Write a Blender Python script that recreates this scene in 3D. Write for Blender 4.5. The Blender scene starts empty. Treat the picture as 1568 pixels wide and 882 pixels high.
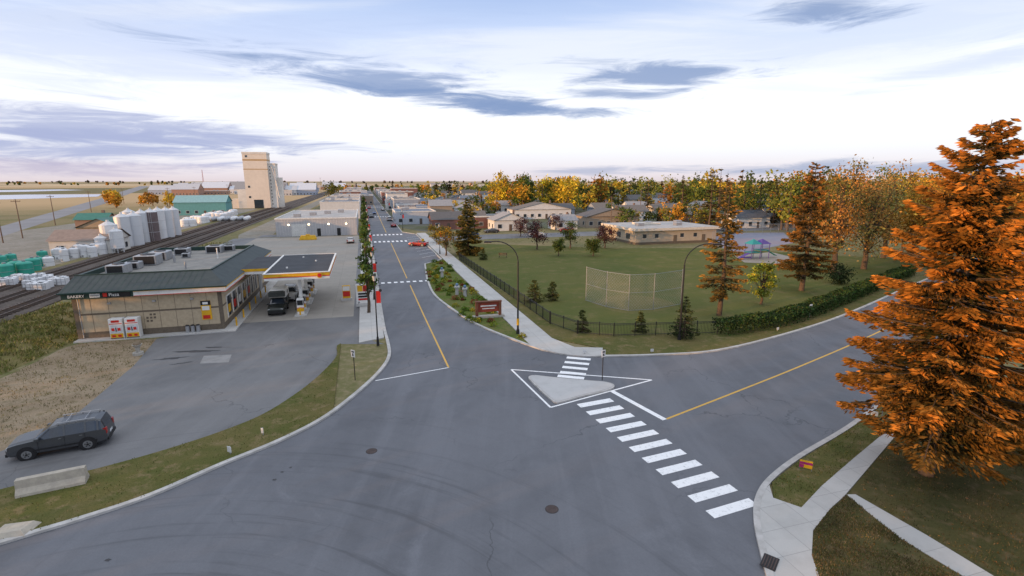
import bpy, math, random
import numpy as np
from mathutils import Vector
rnd=random.Random(7); R=np.random.RandomState(5)
scene=bpy.context.scene
# ---------------- survey helpers: photo measurement -> ground metres -------------
H=16.0; TH=math.radians(11.95); F=775.0
cs,sn=math.cos(TH),math.sin(TH)
def G(u,v,z=0.0):
    a=(u-784)/F; b=(v-441)/F; t=(H-z)/(sn+b*cs)
    return (a*t,(cs-b*sn)*t)
def HT(v,Y):
    b=(v-441)/F; return H-Y/(cs-b*sn)*(sn+b*cs)
AZ=math.radians(16.1); ca,sa=math.cos(AZ),math.sin(AZ)
def SF(s,p): return (-sa*s+ca*p, ca*s+sa*p)       # street frame -> world
def GP(l,z=0.0): return [G(u,v,z) for u,v in l]
def smooth(pts,n=6):
    out=[]; k=len(pts)
    for i in range(k-1):
        p0=pts[max(i-1,0)];p1=pts[i];p2=pts[i+1];p3=pts[min(i+2,k-1)]
        for j in range(n):
            t=j/n
            out.append(tuple(0.5*((2*p1[c])+(-p0[c]+p2[c])*t+(2*p0[c]-5*p1[c]+4*p2[c]-p3[c])*t*t+(-p0[c]+3*p1[c]-3*p2[c]+p3[c])*t**3) for c in (0,1)))
    out.append(tuple(pts[-1])); return out
# ---------------- materials ------------------------------------------------------
def newmat(name):
    m=bpy.data.materials.new(name); m.use_nodes=True
    nt=m.node_tree; b=nt.nodes['Principled BSDF']; return m,nt,b
def c4(c): return (c[0],c[1],c[2],1)
def noise(nt,vec,sc,det=4,rough=.6,dist=0):
    n=nt.nodes.new('ShaderNodeTexNoise'); n.inputs['Scale'].default_value=sc; n.inputs['Detail'].default_value=det
    n.inputs['Roughness'].default_value=rough; n.inputs['Distortion'].default_value=dist
    nt.links.new(vec,n.inputs['Vector']); return n.outputs[0]
def ramp(nt,fac,a,b,smoothst=True):
    n=nt.nodes.new('ShaderNodeMapRange'); n.inputs[1].default_value=a; n.inputs[2].default_value=b
    if smoothst: n.interpolation_type='SMOOTHSTEP'
    nt.links.new(fac,n.inputs[0]); return n.outputs[0]
def mix(nt,fac,a,b,mode='MIX'):
    n=nt.nodes.new('ShaderNodeMix'); n.data_type='RGBA'; n.blend_type=mode
    for idx,v in ((0,fac),(6,a),(7,b)):
        if isinstance(v,bpy.types.NodeSocket): nt.links.new(v,n.inputs[idx])
        else: n.inputs[idx].default_value=v if idx==0 else c4(v)
    return n.outputs[2]
def mth(nt,op,a,b=0.0,c=None):
    n=nt.nodes.new('ShaderNodeMath'); n.operation=op
    for i,v in enumerate((a,b) if c is None else (a,b,c)):
        if isinstance(v,bpy.types.NodeSocket): nt.links.new(v,n.inputs[i])
        else: n.inputs[i].default_value=v
    return n.outputs[0]
def pos(nt,obj=False):
    if obj: return nt.nodes.new('ShaderNodeTexCoord').outputs['Object']
    return nt.nodes.new('ShaderNodeNewGeometry').outputs['Position']
def bump(nt,b,h,s,d=.02):
    n=nt.nodes.new('ShaderNodeBump'); n.inputs['Strength'].default_value=s; n.inputs['Distance'].default_value=d
    nt.links.new(h,n.inputs['Height']); nt.links.new(n.outputs[0],b.inputs['Normal'])
_mc={}
def P(name,c1,c2=None,sc=3.0,rough=.75,metal=0.0,bm=0.0,spec=.3,obj=True):
    if name in _mc: return _mc[name]
    m,nt,b=newmat(name)
    if c2 is None: c2=tuple(x*.72 for x in c1)
    v=pos(nt,obj); f=ramp(nt,noise(nt,v,sc,6,.65),.3,.7)
    f2=ramp(nt,noise(nt,v,sc*9,3,.6),.25,.75)
    col=mix(nt,f,c2,c1); col=mix(nt,mth(nt,'MULTIPLY',f2,.22),col,tuple(x*.6 for x in c1))
    nt.links.new(col,b.inputs['Base Color'])
    b.inputs['Roughness'].default_value=rough; b.inputs['Metallic'].default_value=metal
    b.inputs['Specular IOR Level'].default_value=spec
    if bm: bump(nt,b,f2,bm)
    _mc[name]=m; return m
def EM(name,c,s):
    m,nt,b=newmat(name); b.inputs['Emission Color'].default_value=c4(c); b.inputs['Emission Strength'].default_value=s; return m
def asphalt(name,base,dark):
    m,nt,b=newmat(name); v=pos(nt)
    big=ramp(nt,noise(nt,v,.05,5,.6,1.6),.38,.62); mid=ramp(nt,noise(nt,v,.45,7,.72,.6),.3,.7); fine=noise(nt,v,9,4,.8)
    col=mix(nt,mth(nt,'MULTIPLY',big,.9),base,dark)
    col=mix(nt,mth(nt,'MULTIPLY',mid,.28),col,tuple(x*1.35 for x in base))
    # polished, lighter wheel paths following the main street
    mr=nt.nodes.new('ShaderNodeMapping'); mr.inputs['Rotation'].default_value=(0,0,-AZ); mr.inputs['Scale'].default_value=(.55,.03,1); nt.links.new(v,mr.inputs['Vector'])
    lane=ramp(nt,noise(nt,mr.outputs[0],1.0,4,.6,.4),.45,.65)
    col=mix(nt,mth(nt,'MULTIPLY',lane,.30),col,tuple(x*1.4 for x in base))
    lt=ramp(nt,noise(nt,v,.16,8,.75,1.0),.56,.74)
    col=mix(nt,mth(nt,'MULTIPLY',lt,.40),col,tuple(x*1.6 for x in base))
    # turning-traffic rubber, long arcs round the corner
    mp=nt.nodes.new('ShaderNodeVectorMath'); mp.operation='DISTANCE'; nt.links.new(v,mp.inputs[0]); mp.inputs[1].default_value=(-14,4,0)
    cx_=nt.nodes.new('ShaderNodeCombineXYZ'); nt.links.new(mth(nt,'MULTIPLY',mp.outputs['Value'],1.6),cx_.inputs[0])
    sv=nt.nodes.new('ShaderNodeSeparateXYZ'); nt.links.new(v,sv.inputs[0]); nt.links.new(mth(nt,'MULTIPLY',mth(nt,'ARCTAN2',mth(nt,'ADD',sv.outputs[0],14.0),mth(nt,'SUBTRACT',sv.outputs[1],4.0)),1.2),cx_.inputs[1])
    arc=ramp(nt,noise(nt,cx_.outputs[0],1.0,6,.7,.2),.52,.68)
    arc=mth(nt,'MULTIPLY',arc,ramp(nt,mp.outputs['Value'],34,20))
    col=mix(nt,mth(nt,'MULTIPLY',arc,.50),col,tuple(x*.45 for x in base))
    vo=nt.nodes.new('ShaderNodeTexVoronoi'); vo.feature='DISTANCE_TO_EDGE'; vo.inputs['Scale'].default_value=.11
    wv=nt.nodes.new('ShaderNodeVectorMath'); wv.operation='ADD'; nt.links.new(v,wv.inputs[0])
    nn=nt.nodes.new('ShaderNodeTexNoise'); nn.inputs['Scale'].default_value=.6; nn.inputs['Detail'].default_value=5; nt.links.new(v,nn.inputs['Vector'])
    sc=nt.nodes.new('ShaderNodeVectorMath'); sc.operation='SCALE'; sc.inputs['Scale'].default_value=2.5; nt.links.new(nn.outputs['Color'],sc.inputs[0]); nt.links.new(sc.outputs[0],wv.inputs[1])
    nt.links.new(wv.outputs[0],vo.inputs['Vector'])
    cr=mth(nt,'MULTIPLY',ramp(nt,vo.outputs['Distance'],.006,.0015),ramp(nt,noise(nt,v,.09,2),.48,.58))
    col=mix(nt,mth(nt,'MULTIPLY',cr,.45),col,(.03,.032,.036))
    col=mix(nt,mth(nt,'MULTIPLY',ramp(nt,fine,.35,.75),.25),col,tuple(x*.6 for x in base))
    nt.links.new(col,b.inputs['Base Color']); b.inputs['Roughness'].default_value=.72; b.inputs['Specular IOR Level'].default_value=.35
    bump(nt,b,fine,.25,.02); return m
def grassmat(name,c1,c2,c3,s=.25):
    m,nt,b=newmat(name); v=pos(nt)
    col=mix(nt,ramp(nt,noise(nt,v,s,6,.65,.3),.35,.65),c1,c2)
    col=mix(nt,ramp(nt,noise(nt,v,s*5,5,.7),.48,.72),col,c3)
    f=noise(nt,v,12,4,.8); col=mix(nt,mth(nt,'MULTIPLY',ramp(nt,f,.35,.7),.5),col,tuple(x*.45 for x in c1))
    nt.links.new(col,b.inputs['Base Color']); b.inputs['Roughness'].default_value=.95; b.inputs['Specular IOR Level'].default_value=.05
    bump(nt,b,f,.6,.06); return m
def concrete(name,c,joint=1.5):
    m,nt,b=newmat(name); v=pos(nt)
    mp=nt.nodes.new('ShaderNodeMapping'); mp.inputs['Rotation'].default_value=(0,0,-AZ); nt.links.new(v,mp.inputs['Vector'])
    br=nt.nodes.new('ShaderNodeTexBrick'); br.offset=0; br.inputs['Scale'].default_value=1; br.inputs['Brick Width'].default_value=joint; br.inputs['Row Height'].default_value=joint
    br.inputs['Mortar Size'].default_value=.012; nt.links.new(mp.outputs[0],br.inputs['Vector'])
    br.inputs['Color1'].default_value=c4(c); br.inputs['Color2'].default_value=c4([x*.9 for x in c]); br.inputs['Mortar'].default_value=c4([x*.55 for x in c])
    col=mix(nt,mth(nt,'MULTIPLY',ramp(nt,noise(nt,v,.6,6,.7),.4,.75),.4),br.outputs['Color'],tuple(x*.6 for x in c))
    f=noise(nt,v,14,3,.7); col=mix(nt,mth(nt,'MULTIPLY',f,.2),col,tuple(x*.5 for x in c))
    nt.links.new(col,b.inputs['Base Color']); b.inputs['Roughness'].default_value=.85; b.inputs['Specular IOR Level'].default_value=.2; return m
def paintmat(name,c,wear=.55):
    m,nt,b=newmat(name); v=pos(nt)
    n=ramp(nt,noise(nt,v,3.5,8,.8),wear,wear+.2)
    col=mix(nt,mth(nt,'MULTIPLY',n,.65),c,(.17,.18,.2)); nt.links.new(col,b.inputs['Base Color']); b.inputs['Roughness'].default_value=.7; return m
def leafmat(name):
    m,nt,b=newmat(name)
    at=nt.nodes.new('ShaderNodeAttribute'); at.attribute_name='Col'
    v=pos(nt); f=ramp(nt,noise(nt,v,.9,3,.6),.3,.7)
    g=mix(nt,f,(.5,.56,.55),(1.2,1.1,1.0))
    col=mix(nt,1.0,at.outputs['Color'],g,'MULTIPLY')
    nt.links.new(col,b.inputs['Base Color']); b.inputs['Roughness'].default_value=.75; b.inputs['Specular IOR Level'].default_value=.12
    tr=nt.nodes.new('ShaderNodeBsdfTranslucent'); nt.links.new(col,tr.inputs['Color'])
    ms=nt.nodes.new('ShaderNodeMixShader'); ms.inputs[0].default_value=.2
    nt.links.new(b.outputs[0],ms.inputs[1]); nt.links.new(tr.outputs[0],ms.inputs[2]); nt.links.new(ms.outputs[0],nt.nodes['Material Output'].inputs[0]); return m
LEAF=leafmat('foliage'); BARK=P('bark',(.13,.09,.06),(.06,.045,.035),6,.95,bm=.5)
ASPH=asphalt('asphalt_road',(.125,.131,.148),(.090,.095,.109))
ASPH2=asphalt('asphalt_forecourt',(.150,.151,.156),(.108,.110,.116))
CONC=concrete('concrete_walk',(.48,.475,.46)); KERB=P('kerb_concrete',(.50,.49,.48),(.34,.335,.32),1.2,.9,obj=False)
ISLC=concrete('island_concrete',(.48,.48,.48),40)
PAD=concrete('concrete_pad',(.31,.29,.26),4.5)
VERGE=grassmat('verge_grass',(.095,.105,.032),(.155,.13,.052),(.23,.175,.095),.22)
PARK=grassmat('park_grass',(.100,.118,.035),(.135,.135,.045),(.18,.155,.068),.07)
WILD=grassmat('wild_grass',(.13,.13,.045),(.20,.16,.07),(.27,.21,.11),.1)
DIRT=grassmat('dirt',(.26,.20,.135),(.34,.27,.19),(.16,.14,.07),.3)
WHITE=paintmat('paint_white',(.80,.81,.82),.5); YEL=paintmat('paint_yellow',(.62,.36,.05),.48)
BLACK=P('black_metal',(.02,.02,.022),rough=.5); GALV=P('galvanised',(.42,.43,.45),rough=.45,metal=.6)
GLASS=P('window_glass',(.03,.04,.055),(.02,.025,.035),1,.12,spec=.8)
# ---------------- mesh builders --------------------------------------------------
def link(ob):
    scene.collection.objects.link(ob); return ob
class MB:
    def __init__(s): s.v=[];s.f=[];s.m=[]
    def add(s,vs,fs,mi=0):
        o=len(s.v); s.v+= [tuple(x) for x in vs]
        for f in fs: s.f.append([i+o for i in f]); s.m.append(mi)
    def box(s,x0,x1,y0,y1,z0,z1,mi=0):
        s.add([(x0,y0,z0),(x1,y0,z0),(x1,y1,z0),(x0,y1,z0),(x0,y0,z1),(x1,y0,z1),(x1,y1,z1),(x0,y1,z1)],
              [(0,3,2,1),(4,5,6,7),(0,1,5,4),(1,2,6,5),(2,3,7,6),(3,0,4,7)],mi)
    def bbox(s,x0,x1,y0,y1,z0,z1,mi=0,b=.04):   # chamfered top box
        s.add([(x0,y0,z0),(x1,y0,z0),(x1,y1,z0),(x0,y1,z0),(x0,y0,z1-b),(x1,y0,z1-b),(x1,y1,z1-b),(x0,y1,z1-b),(x0+b,y0+b,z1),(x1-b,y0+b,z1),(x1-b,y1-b,z1),(x0+b,y1-b,z1)],
              [(0,3,2,1),(0,1,5,4),(1,2,6,5),(2,3,7,6),(3,0,4,7),(4,5,9,8),(5,6,10,9),(6,7,11,10),(7,4,8,11),(8,9,10,11)],mi)
    def cyl(s,p0,p1,r0,r1=None,n=10,mi=0):
        r1=r0 if r1 is None else r1
        p0=Vector(p0);p1=Vector(p1);d=(p1-p0).normalized()
        a=d.orthogonal().normalized();b=d.cross(a); vs=[]
        for p,r in((p0,r0),(p1,r1)):
            for i in range(n):
                t=2*math.pi*i/n; vs.append(p+(a*math.cos(t)+b*math.sin(t))*r)
        fs=[(i,(i+1)%n,n+(i+1)%n,n+i) for i in range(n)]+[tuple(range(n-1,-1,-1)),tuple(range(n,2*n))]
        s.add(vs,fs,mi)
    def pipe(s,pts,r,n=8,mi=0):
        for a,b in zip(pts[:-1],pts[1:]): s.cyl(a,b,r,r,n,mi)
    def ball(s,c,r,mi=0,n=10,k=6,sz=1,half=False):
        vs=[];fs=[]
        for j in range(k+1):
            ph=(math.pi/2)*j/k if half else math.pi*j/k
            for i in range(n):
                t=2*math.pi*i/n; vs.append((c[0]+r*math.sin(ph)*math.cos(t),c[1]+r*math.sin(ph)*math.sin(t),c[2]+r*sz*math.cos(ph)))
        for j in range(k):
            for i in range(n): fs.append((j*n+i,(j+1)*n+i,(j+1)*n+(i+1)%n,j*n+(i+1)%n))
        s.add(vs,fs,mi)
    def done(s,name,mats,loc=(0,0,0),rz=0.0,angle=None,parent=None):
        me=bpy.data.meshes.new(name); me.from_pydata(s.v,[],s.f)
        for m in mats: me.materials.append(m)
        me.polygons.foreach_set('material_index',s.m)
        if angle is not None:
            me.polygons.foreach_set('use_smooth',[True]*len(me.polygons)); me.update(); me.set_sharp_from_angle(angle=math.radians(angle))
        me.update(); ob=link(bpy.data.objects.new(name,me)); 
        if len(loc)==2: loc=(loc[0],loc[1],0)
        ob.location=loc; ob.rotation_euler=(0,0,rz)
        if parent: ob.parent=parent
        return ob
def sheet(name,pts,z,mat,z0=None):
    n=len(pts); A=sum(pts[i][0]*pts[(i+1)%n][1]-pts[(i+1)%n][0]*pts[i][1] for i in range(n))
    if A<0: pts=pts[::-1]
    mb=MB(); vs=[(x,y,z) for x,y in pts]; mb.add(vs,[tuple(range(n))])
    if z0 is not None:
        vs=[(x,y,z) for x,y in pts]+[(x,y,z0) for x,y in pts]
        mb.add(vs,[(i,n+i,n+(i+1)%n,(i+1)%n) for i in range(n)])
    return mb.done(name,[mat])
def ribbon(mb,pts,w,z,zb=None,mi=0):
    n=len(pts); L=[];Rr=[]
    for i in range(n):
        a=Vector(pts[max(i-1,0)]);b=Vector(pts[min(i+1,n-1)]);d=(b-a); d=d.normalized() if d.length>1e-9 else Vector((1,0)); q=Vector((-d.y,d.x))*w/2; p=Vector(pts[i])
        L.append(p+q);Rr.append(p-q)
    vs=[(p.x,p.y,z) for p in L]+[(p.x,p.y,z) for p in Rr]
    mb.add(vs,[(i,n+i,n+i+1,i+1) for i in range(n-1)],mi)
    if zb is not None:
        vs+= [(p.x,p.y,zb) for p in L]+[(p.x,p.y,zb) for p in Rr]
        mb.add(vs,[(i,i+1,2*n+i+1,2*n+i) for i in range(n-1)]+[(n+i+1,n+i,3*n+i,3*n+i+1) for i in range(n-1)]+[(0,2*n,3*n,n),(n-1,2*n-1,4*n-1,3*n-1)],mi)
def kerb(pts,name='kerb'):
    mb=MB(); ribbon(mb,pts,.30,.13,0.0); return mb.done(name,[KERB])
# ---------------- foliage --------------------------------------------------------
class TG:
    def __init__(s): s.V=[];s.Fq=[];s.M=[];s.C=[];s.n=0
    def _a(s,V,Fq,mi,C): s.V.append(V);s.Fq.append(Fq+s.n);s.M.append(np.full(len(Fq),mi));s.C.append(C);s.n+=len(V)
    def tube(s,pts,rad,n=6):
        pts=np.array(pts,float);k=len(pts);V=[]
        for i in range(k):
            d=pts[min(i+1,k-1)]-pts[max(i-1,0)]; d/= (np.linalg.norm(d)+1e-9)
            a=np.cross(d,[.3,.9,.1]);a/=np.linalg.norm(a);b=np.cross(d,a)
            t=np.arange(n)*2*np.pi/n; V.append(pts[i]+rad[i]*(np.outer(np.cos(t),a)+np.outer(np.sin(t),b)))
        V=np.vstack(V);Fq=[]
        for i in range(k-1):
            for j in range(n): Fq.append((i*n+j,i*n+(j+1)%n,(i+1)*n+(j+1)%n,(i+1)*n+j))
        s._a(V,np.array(Fq),0,np.full((len(V),3),.1))
    def leaves(s,C,L,W,col,A=None,B=None):
        n=len(C)
        if A is None: A=R.normal(size=(n,3))
        A=A/(np.linalg.norm(A,axis=1,keepdims=True)+1e-9)
        if B is None: B=R.normal(size=(n,3))
        B=np.cross(A,B);B/= (np.linalg.norm(B,axis=1,keepdims=True)+1e-9)
        L=np.broadcast_to(np.asarray(L,float).reshape(-1,1),(n,1));W=np.broadcast_to(np.asarray(W,float).reshape(-1,1),(n,1))
        V=np.stack([C+A*L,C+B*W,C-A*L,C-B*W],1).reshape(-1,3)
        Fq=np.arange(4*n).reshape(n,4); s._a(V,Fq,1,np.repeat(col,4,0))
    def done(s,name,loc=(0,0,0),mats=None):
        V=np.vstack(s.V).astype(np.float32);Fq=np.vstack(s.Fq).astype(np.int32);M=np.concatenate(s.M).astype(np.int32);C=np.vstack(s.C)
        me=bpy.data.meshes.new(name); me.vertices.add(len(V)); me.vertices.foreach_set('co',V.ravel())
        me.loops.add(Fq.size); me.loops.foreach_set('vertex_index',Fq.ravel()); me.polygons.add(len(Fq)); me.polygons.foreach_set('loop_start',np.arange(len(Fq),dtype=np.int32)*4)
        for m in (mats or [BARK,LEAF]): me.materials.append(m)
        me.polygons.foreach_set('material_index',M); me.update(calc_edges=True)
        at=me.color_attributes.new('Col','FLOAT_COLOR','POINT'); at.data.foreach_set('color',np.hstack([C,np.ones((len(C),1))]).astype(np.float32).ravel())
        ob=link(bpy.data.objects.new(name,me)); ob.location=loc if len(loc)==3 else (loc[0],loc[1],0); return ob
def vary(col,n,amt=.35,hue=.15):
    c=np.array(col)[None,:]*R.uniform(1-amt,1+amt,(n,1)); return np.clip(c*(1+R.uniform(-hue,hue,(n,3))),.004,.8)
def spruce(tg,h,r,ox=0,oy=0,cin=(.045,.055,.02),cout=(.3,.14,.035),clow=None,dens=1.0,leaf=.3,low=.08,whorls=None,power=.85,bough=8,gap=.0,fan=.30,lift=.35):
    tg.tube([(ox,oy,0),(ox+.01*h,oy,h*.3),(ox,oy,h*.7),(ox,oy,h)],[h*.019+.02,h*.015,h*.008,.01],8)
    whorls=whorls or int(h*2.0)
    for i in range(whorls):
        zf=low+(1-low)*(i+R.uniform(-.3,.3))/whorls; zf=min(max(zf,low),.985)
        k=(1-zf)/(1-low); Lm=r*(k**power)*min(1,.55+ (zf-low)*4)+.05*r
        nb=int(bough+R.randint(-1,3))
        for j in range(nb):
            if R.rand()<gap: continue
            z=h*zf+R.uniform(-.2,.2)*h/whorls*1.5
            az=R.uniform(0,2*np.pi); L=Lm*R.uniform(.55,1.2)
            d=np.array([math.cos(az),math.sin(az),0]); q=np.array([-d[1],d[0],0])
            up=lift*(zf-.35)+R.uniform(-.10,.14)
            def path(t): return L*(up*t-.30*(1-zf)*t**2+.16*t**3)
            if L>.8: tg.tube([(ox,oy,z)]+[np.array([ox,oy,z])+d*L*t+np.array([0,0,path(t)]) for t in(.5,.95)],[.02+.012*L,.012+.006*L,.008],4)
            n=int(dens*(6+L*L*9+L*8))
            t=R.uniform(0.05,1,n)**.7; lat=R.uniform(-1,1,n)*(.08+fan*L*np.sin(np.clip(t*1.1,0,1)*np.pi*.9))
            hang=-np.abs(lat)*.3-R.rand(n)**2*.3*min(1,L*.5)
            C=np.array([ox,oy,z])+d*(L*t)[:,None]+q*lat[:,None]; C[:,2]+= np.array([path(a) for a in t])+hang
            A=d[None,:]*1.0+q[None,:]*(np.sign(lat)*.7)[:,None]+R.normal(0,.25,(n,3)); A[:,2]-=.15
            B=R.normal(0,.5,(n,3));B[:,2]+=1; 
            w=np.clip(t*1.25-.35+R.normal(0,.2,n),0,1)[:,None]; co_=np.array(cout)  # needles darken towards the trunk: inner shade put into the colour
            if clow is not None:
                m_=min(max((zf-.10)/.35+R.uniform(-.25,.25),0),1); co_=co_*m_+np.array(clow)*(1-m_)  # lower boughs tinted darker, shade at the foot painted into the needles
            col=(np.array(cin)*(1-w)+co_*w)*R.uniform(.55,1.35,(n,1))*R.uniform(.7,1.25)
            sz=leaf*R.uniform(.6,1.3,n); tg.leaves(C,sz,sz*.32,col,A,np.cross(A,B))
def broad(tg,h,r,col,ox=0,oy=0,n=1500,leaf=.25,trunk=.3,clumps=26,col2=None,fill=1.0,limb=True,tr=None):
    tr=tr or h*.022+.03; th=h*trunk
    tg.tube([(ox,oy,0),(ox+.1,oy,th*.6),(ox,oy+.1,th),(ox,oy,h*.8)],[tr*1.2,tr,tr*.85,tr*.2],7)
    cz=(h+th*.85)/2; rz=(h-th*.85)/2
    u=R.normal(size=(clumps,3));u/=np.linalg.norm(u,axis=1,keepdims=True); rad=R.uniform(.35,1,(clumps,1))**.6
    K=u*rad*np.array([r,r,rz])*R.uniform(.8,1.12,(clumps,1))+np.array([ox,oy,cz])
    if limb:
        for kx in K[:min(clumps,26)]:
            z0=R.uniform(th*.7,h*.6); st=np.array([ox,oy,z0]); mid=(st+kx)/2+np.array([0,0,.05*h])*R.uniform(-.5,1); tg.tube([st,mid,kx],[tr*.38,tr*.22,tr*.07],4)
            if n>2000:
                for _ in range(3): e=kx+R.normal(0,r*.16,3); tg.tube([mid*.4+kx*.6,e],[tr*.12,tr*.03],3)
    per=max(3,int(n/clumps*fill))
    for kx in K:
        m=int(per*R.uniform(.5,1.5))+2; sg=r*R.uniform(.16,.28)
        C=kx+R.normal(0,1,(m,3))*np.array([sg,sg,sg*.8]); bc=np.array(col if (col2 is None or R.rand()<.6) else col2)*R.uniform(.6,1.3)
        sz=leaf*R.uniform(.6,1.3,m); tg.leaves(C,sz,sz*.65,vary(bc,m,.3,.12))
def tree(name,fn,u,vb,vt,**k):
    x,y=G(u,vb); h=HT(vt,y); tg=TG(); fn(tg,h,**k); return tg.done(name,(x,y,0))
# ---------------- world / sun / camera -------------------------------------------
SUN=Vector((-.84,-.54,0)).normalized(); EL=math.radians(5.5)
w=bpy.data.worlds.new('World'); scene.world=w; w.use_nodes=True; nt=w.node_tree; nt.nodes.clear()
out=nt.nodes.new('ShaderNodeOutputWorld')
sk=nt.nodes.new('ShaderNodeTexSky'); sk.sky_type='NISHITA'; sk.sun_disc=False; sk.sun_elevation=EL; sk.sun_rotation=math.atan2(SUN.x,SUN.y)
b1=nt.nodes.new('ShaderNodeBackground'); b1.inputs[1].default_value=.08; nt.links.new(sk.outputs[0],b1.inputs[0])
tc=nt.nodes.new('ShaderNodeTexCoord').outputs['Generated']
sp=nt.nodes.new('ShaderNodeSeparateXYZ'); nt.links.new(tc,sp.inputs[0])
az=mth(nt,'ARCTAN2',sp.outputs[0],sp.outputs[1]); el=mth(nt,'ARCSINE',sp.outputs[2])
zz=mth(nt,'ADD',mth(nt,'MAXIMUM',sp.outputs[2],0.0),.10)
cb=nt.nodes.new('ShaderNodeCombineXYZ'); nt.links.new(mth(nt,'DIVIDE',sp.outputs[0],zz),cb.inputs[0]); nt.links.new(mth(nt,'DIVIDE',sp.outputs[1],zz),cb.inputs[1])
mp=nt.nodes.new('ShaderNodeMapping'); mp.inputs['Rotation'].default_value=(0,0,math.radians(-20)); mp.inputs['Scale'].default_value=(.24,.9,1); nt.links.new(cb.outputs[0],mp.inputs[0])
streak=noise(nt,mp.outputs[0],1.3,8,.54,.5)
cb2=nt.nodes.new('ShaderNodeCombineXYZ'); nt.links.new(mth(nt,'MULTIPLY',az,5.5),cb2.inputs[0]); nt.links.new(mth(nt,'MULTIPLY',el,42.0),cb2.inputs[1])
wisp=noise(nt,cb2.outputs[0],1.0,9,.66,.7)
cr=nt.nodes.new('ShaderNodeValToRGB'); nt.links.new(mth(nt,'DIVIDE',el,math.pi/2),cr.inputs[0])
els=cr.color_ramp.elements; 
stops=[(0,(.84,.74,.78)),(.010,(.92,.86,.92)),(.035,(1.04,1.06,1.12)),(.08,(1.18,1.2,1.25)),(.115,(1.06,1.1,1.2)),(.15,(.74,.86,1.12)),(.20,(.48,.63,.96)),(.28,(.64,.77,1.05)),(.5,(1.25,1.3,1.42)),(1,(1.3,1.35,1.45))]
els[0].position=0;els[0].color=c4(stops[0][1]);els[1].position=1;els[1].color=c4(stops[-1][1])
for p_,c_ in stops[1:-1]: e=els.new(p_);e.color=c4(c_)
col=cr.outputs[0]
hi=ramp(nt,el,.09,.24)
col=mix(nt,mth(nt,'MULTIPLY',ramp(nt,streak,.44,.64),mth(nt,'MULTIPLY',hi,.85)),col,(.93,.98,1.08))
col=mix(nt,mth(nt,'MULTIPLY',ramp(nt,streak,.44,.26),mth(nt,'MULTIPLY',hi,.6)),col,(.38,.52,.86))
def dirn(u,v):
    a=(u-784)/F;b=(v-441)/F; x=a;y=cs-b*sn;z=-(sn+b*cs); return math.atan2(x,y),math.atan2(z,math.hypot(x,y))
def cloud(col,u,v,hw,hh,tilt,c,st,am=1.9):
    a0,e0=dirn(u,v); a1,_=dirn(u+hw,v); a2,_=dirn(u-hw,v); A=(a1-a2)/2; B=hh/F*math.cos(a0)**.5
    dx=mth(nt,'SUBTRACT',az,a0); dy=mth(nt,'SUBTRACT',mth(nt,'SUBTRACT',el,e0),mth(nt,'MULTIPLY',dx,tilt))
    d=mth(nt,'SQRT',mth(nt,'ADD',mth(nt,'POWER',mth(nt,'ABSOLUTE',mth(nt,'DIVIDE',dx,A)),2.0),mth(nt,'POWER',mth(nt,'ABSOLUTE',mth(nt,'DIVIDE',dy,B)),2.0)))
    d=mth(nt,'ADD',d,mth(nt,'MULTIPLY',mth(nt,'SUBTRACT',wisp,.5),am*2))
    m=mth(nt,'MULTIPLY',ramp(nt,d,1.35,.15),st); return mix(nt,m,col,c)
BG=(.25,.36,.62); PG=(.44,.50,.76)
col=cloud(col,260,70,560,60,.05,(.58,.69,.98),.55,1.2)
col=cloud(col,1300,50,420,40,.03,(.68,.79,1.04),.5,1.2)
col=cloud(col,600,128,220,22,-.10,BG,.8)
col=cloud(col,730,156,165,15,-.07,BG,.9)
col=cloud(col,860,170,110,8,-.02,BG,.7)
col=cloud(col,995,114,140,17,-.04,BG,.85)
col=cloud(col,930,143,90,8,-.05,BG,.8)
col=cloud(col,1265,16,90,16,-.1,BG,.85)
col=cloud(col,100,190,430,26,-.05,PG,.85)
col=cloud(col,60,225,380,18,-.02,PG,.85)
col=cloud(col,260,214,330,10,0,PG,.75)
col=cloud(col,60,256,270,11,0,(.52,.48,.66),.7)
col=cloud(col,1380,258,350,11,0,(.36,.45,.66),.8)
col=cloud(col,910,262,100,6,0,(.45,.51,.7),.75)
col=cloud(col,1500,95,200,16,.12,(.60,.71,.98),.5)
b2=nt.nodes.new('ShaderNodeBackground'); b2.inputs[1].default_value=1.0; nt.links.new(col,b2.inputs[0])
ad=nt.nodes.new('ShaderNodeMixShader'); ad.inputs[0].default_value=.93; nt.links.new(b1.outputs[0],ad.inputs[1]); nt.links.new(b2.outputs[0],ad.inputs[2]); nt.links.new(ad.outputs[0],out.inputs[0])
sl=bpy.data.lights.new('sun','SUN'); sl.energy=5.0; sl.color=(1,.54,.22); sl.angle=math.radians(.6)
so=link(bpy.data.objects.new('sun',sl)); so.rotation_euler=Vector((SUN.x*math.cos(EL),SUN.y*math.cos(EL),math.sin(EL))).to_track_quat('Z','Y').to_euler(); so.location=(-60,-30,60)
cam=bpy.data.cameras.new('camera'); cam.sensor_width=36; cam.lens=36*F/1568; cam.clip_end=30000; cam.clip_start=.1
co=link(bpy.data.objects.new('camera',cam)); co.location=(0,0,H); co.rotation_euler=(math.pi/2-TH,0,0); scene.camera=co
scene.view_settings.view_transform='Standard'; scene.view_settings.look='None'; scene.view_settings.exposure=0
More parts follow.
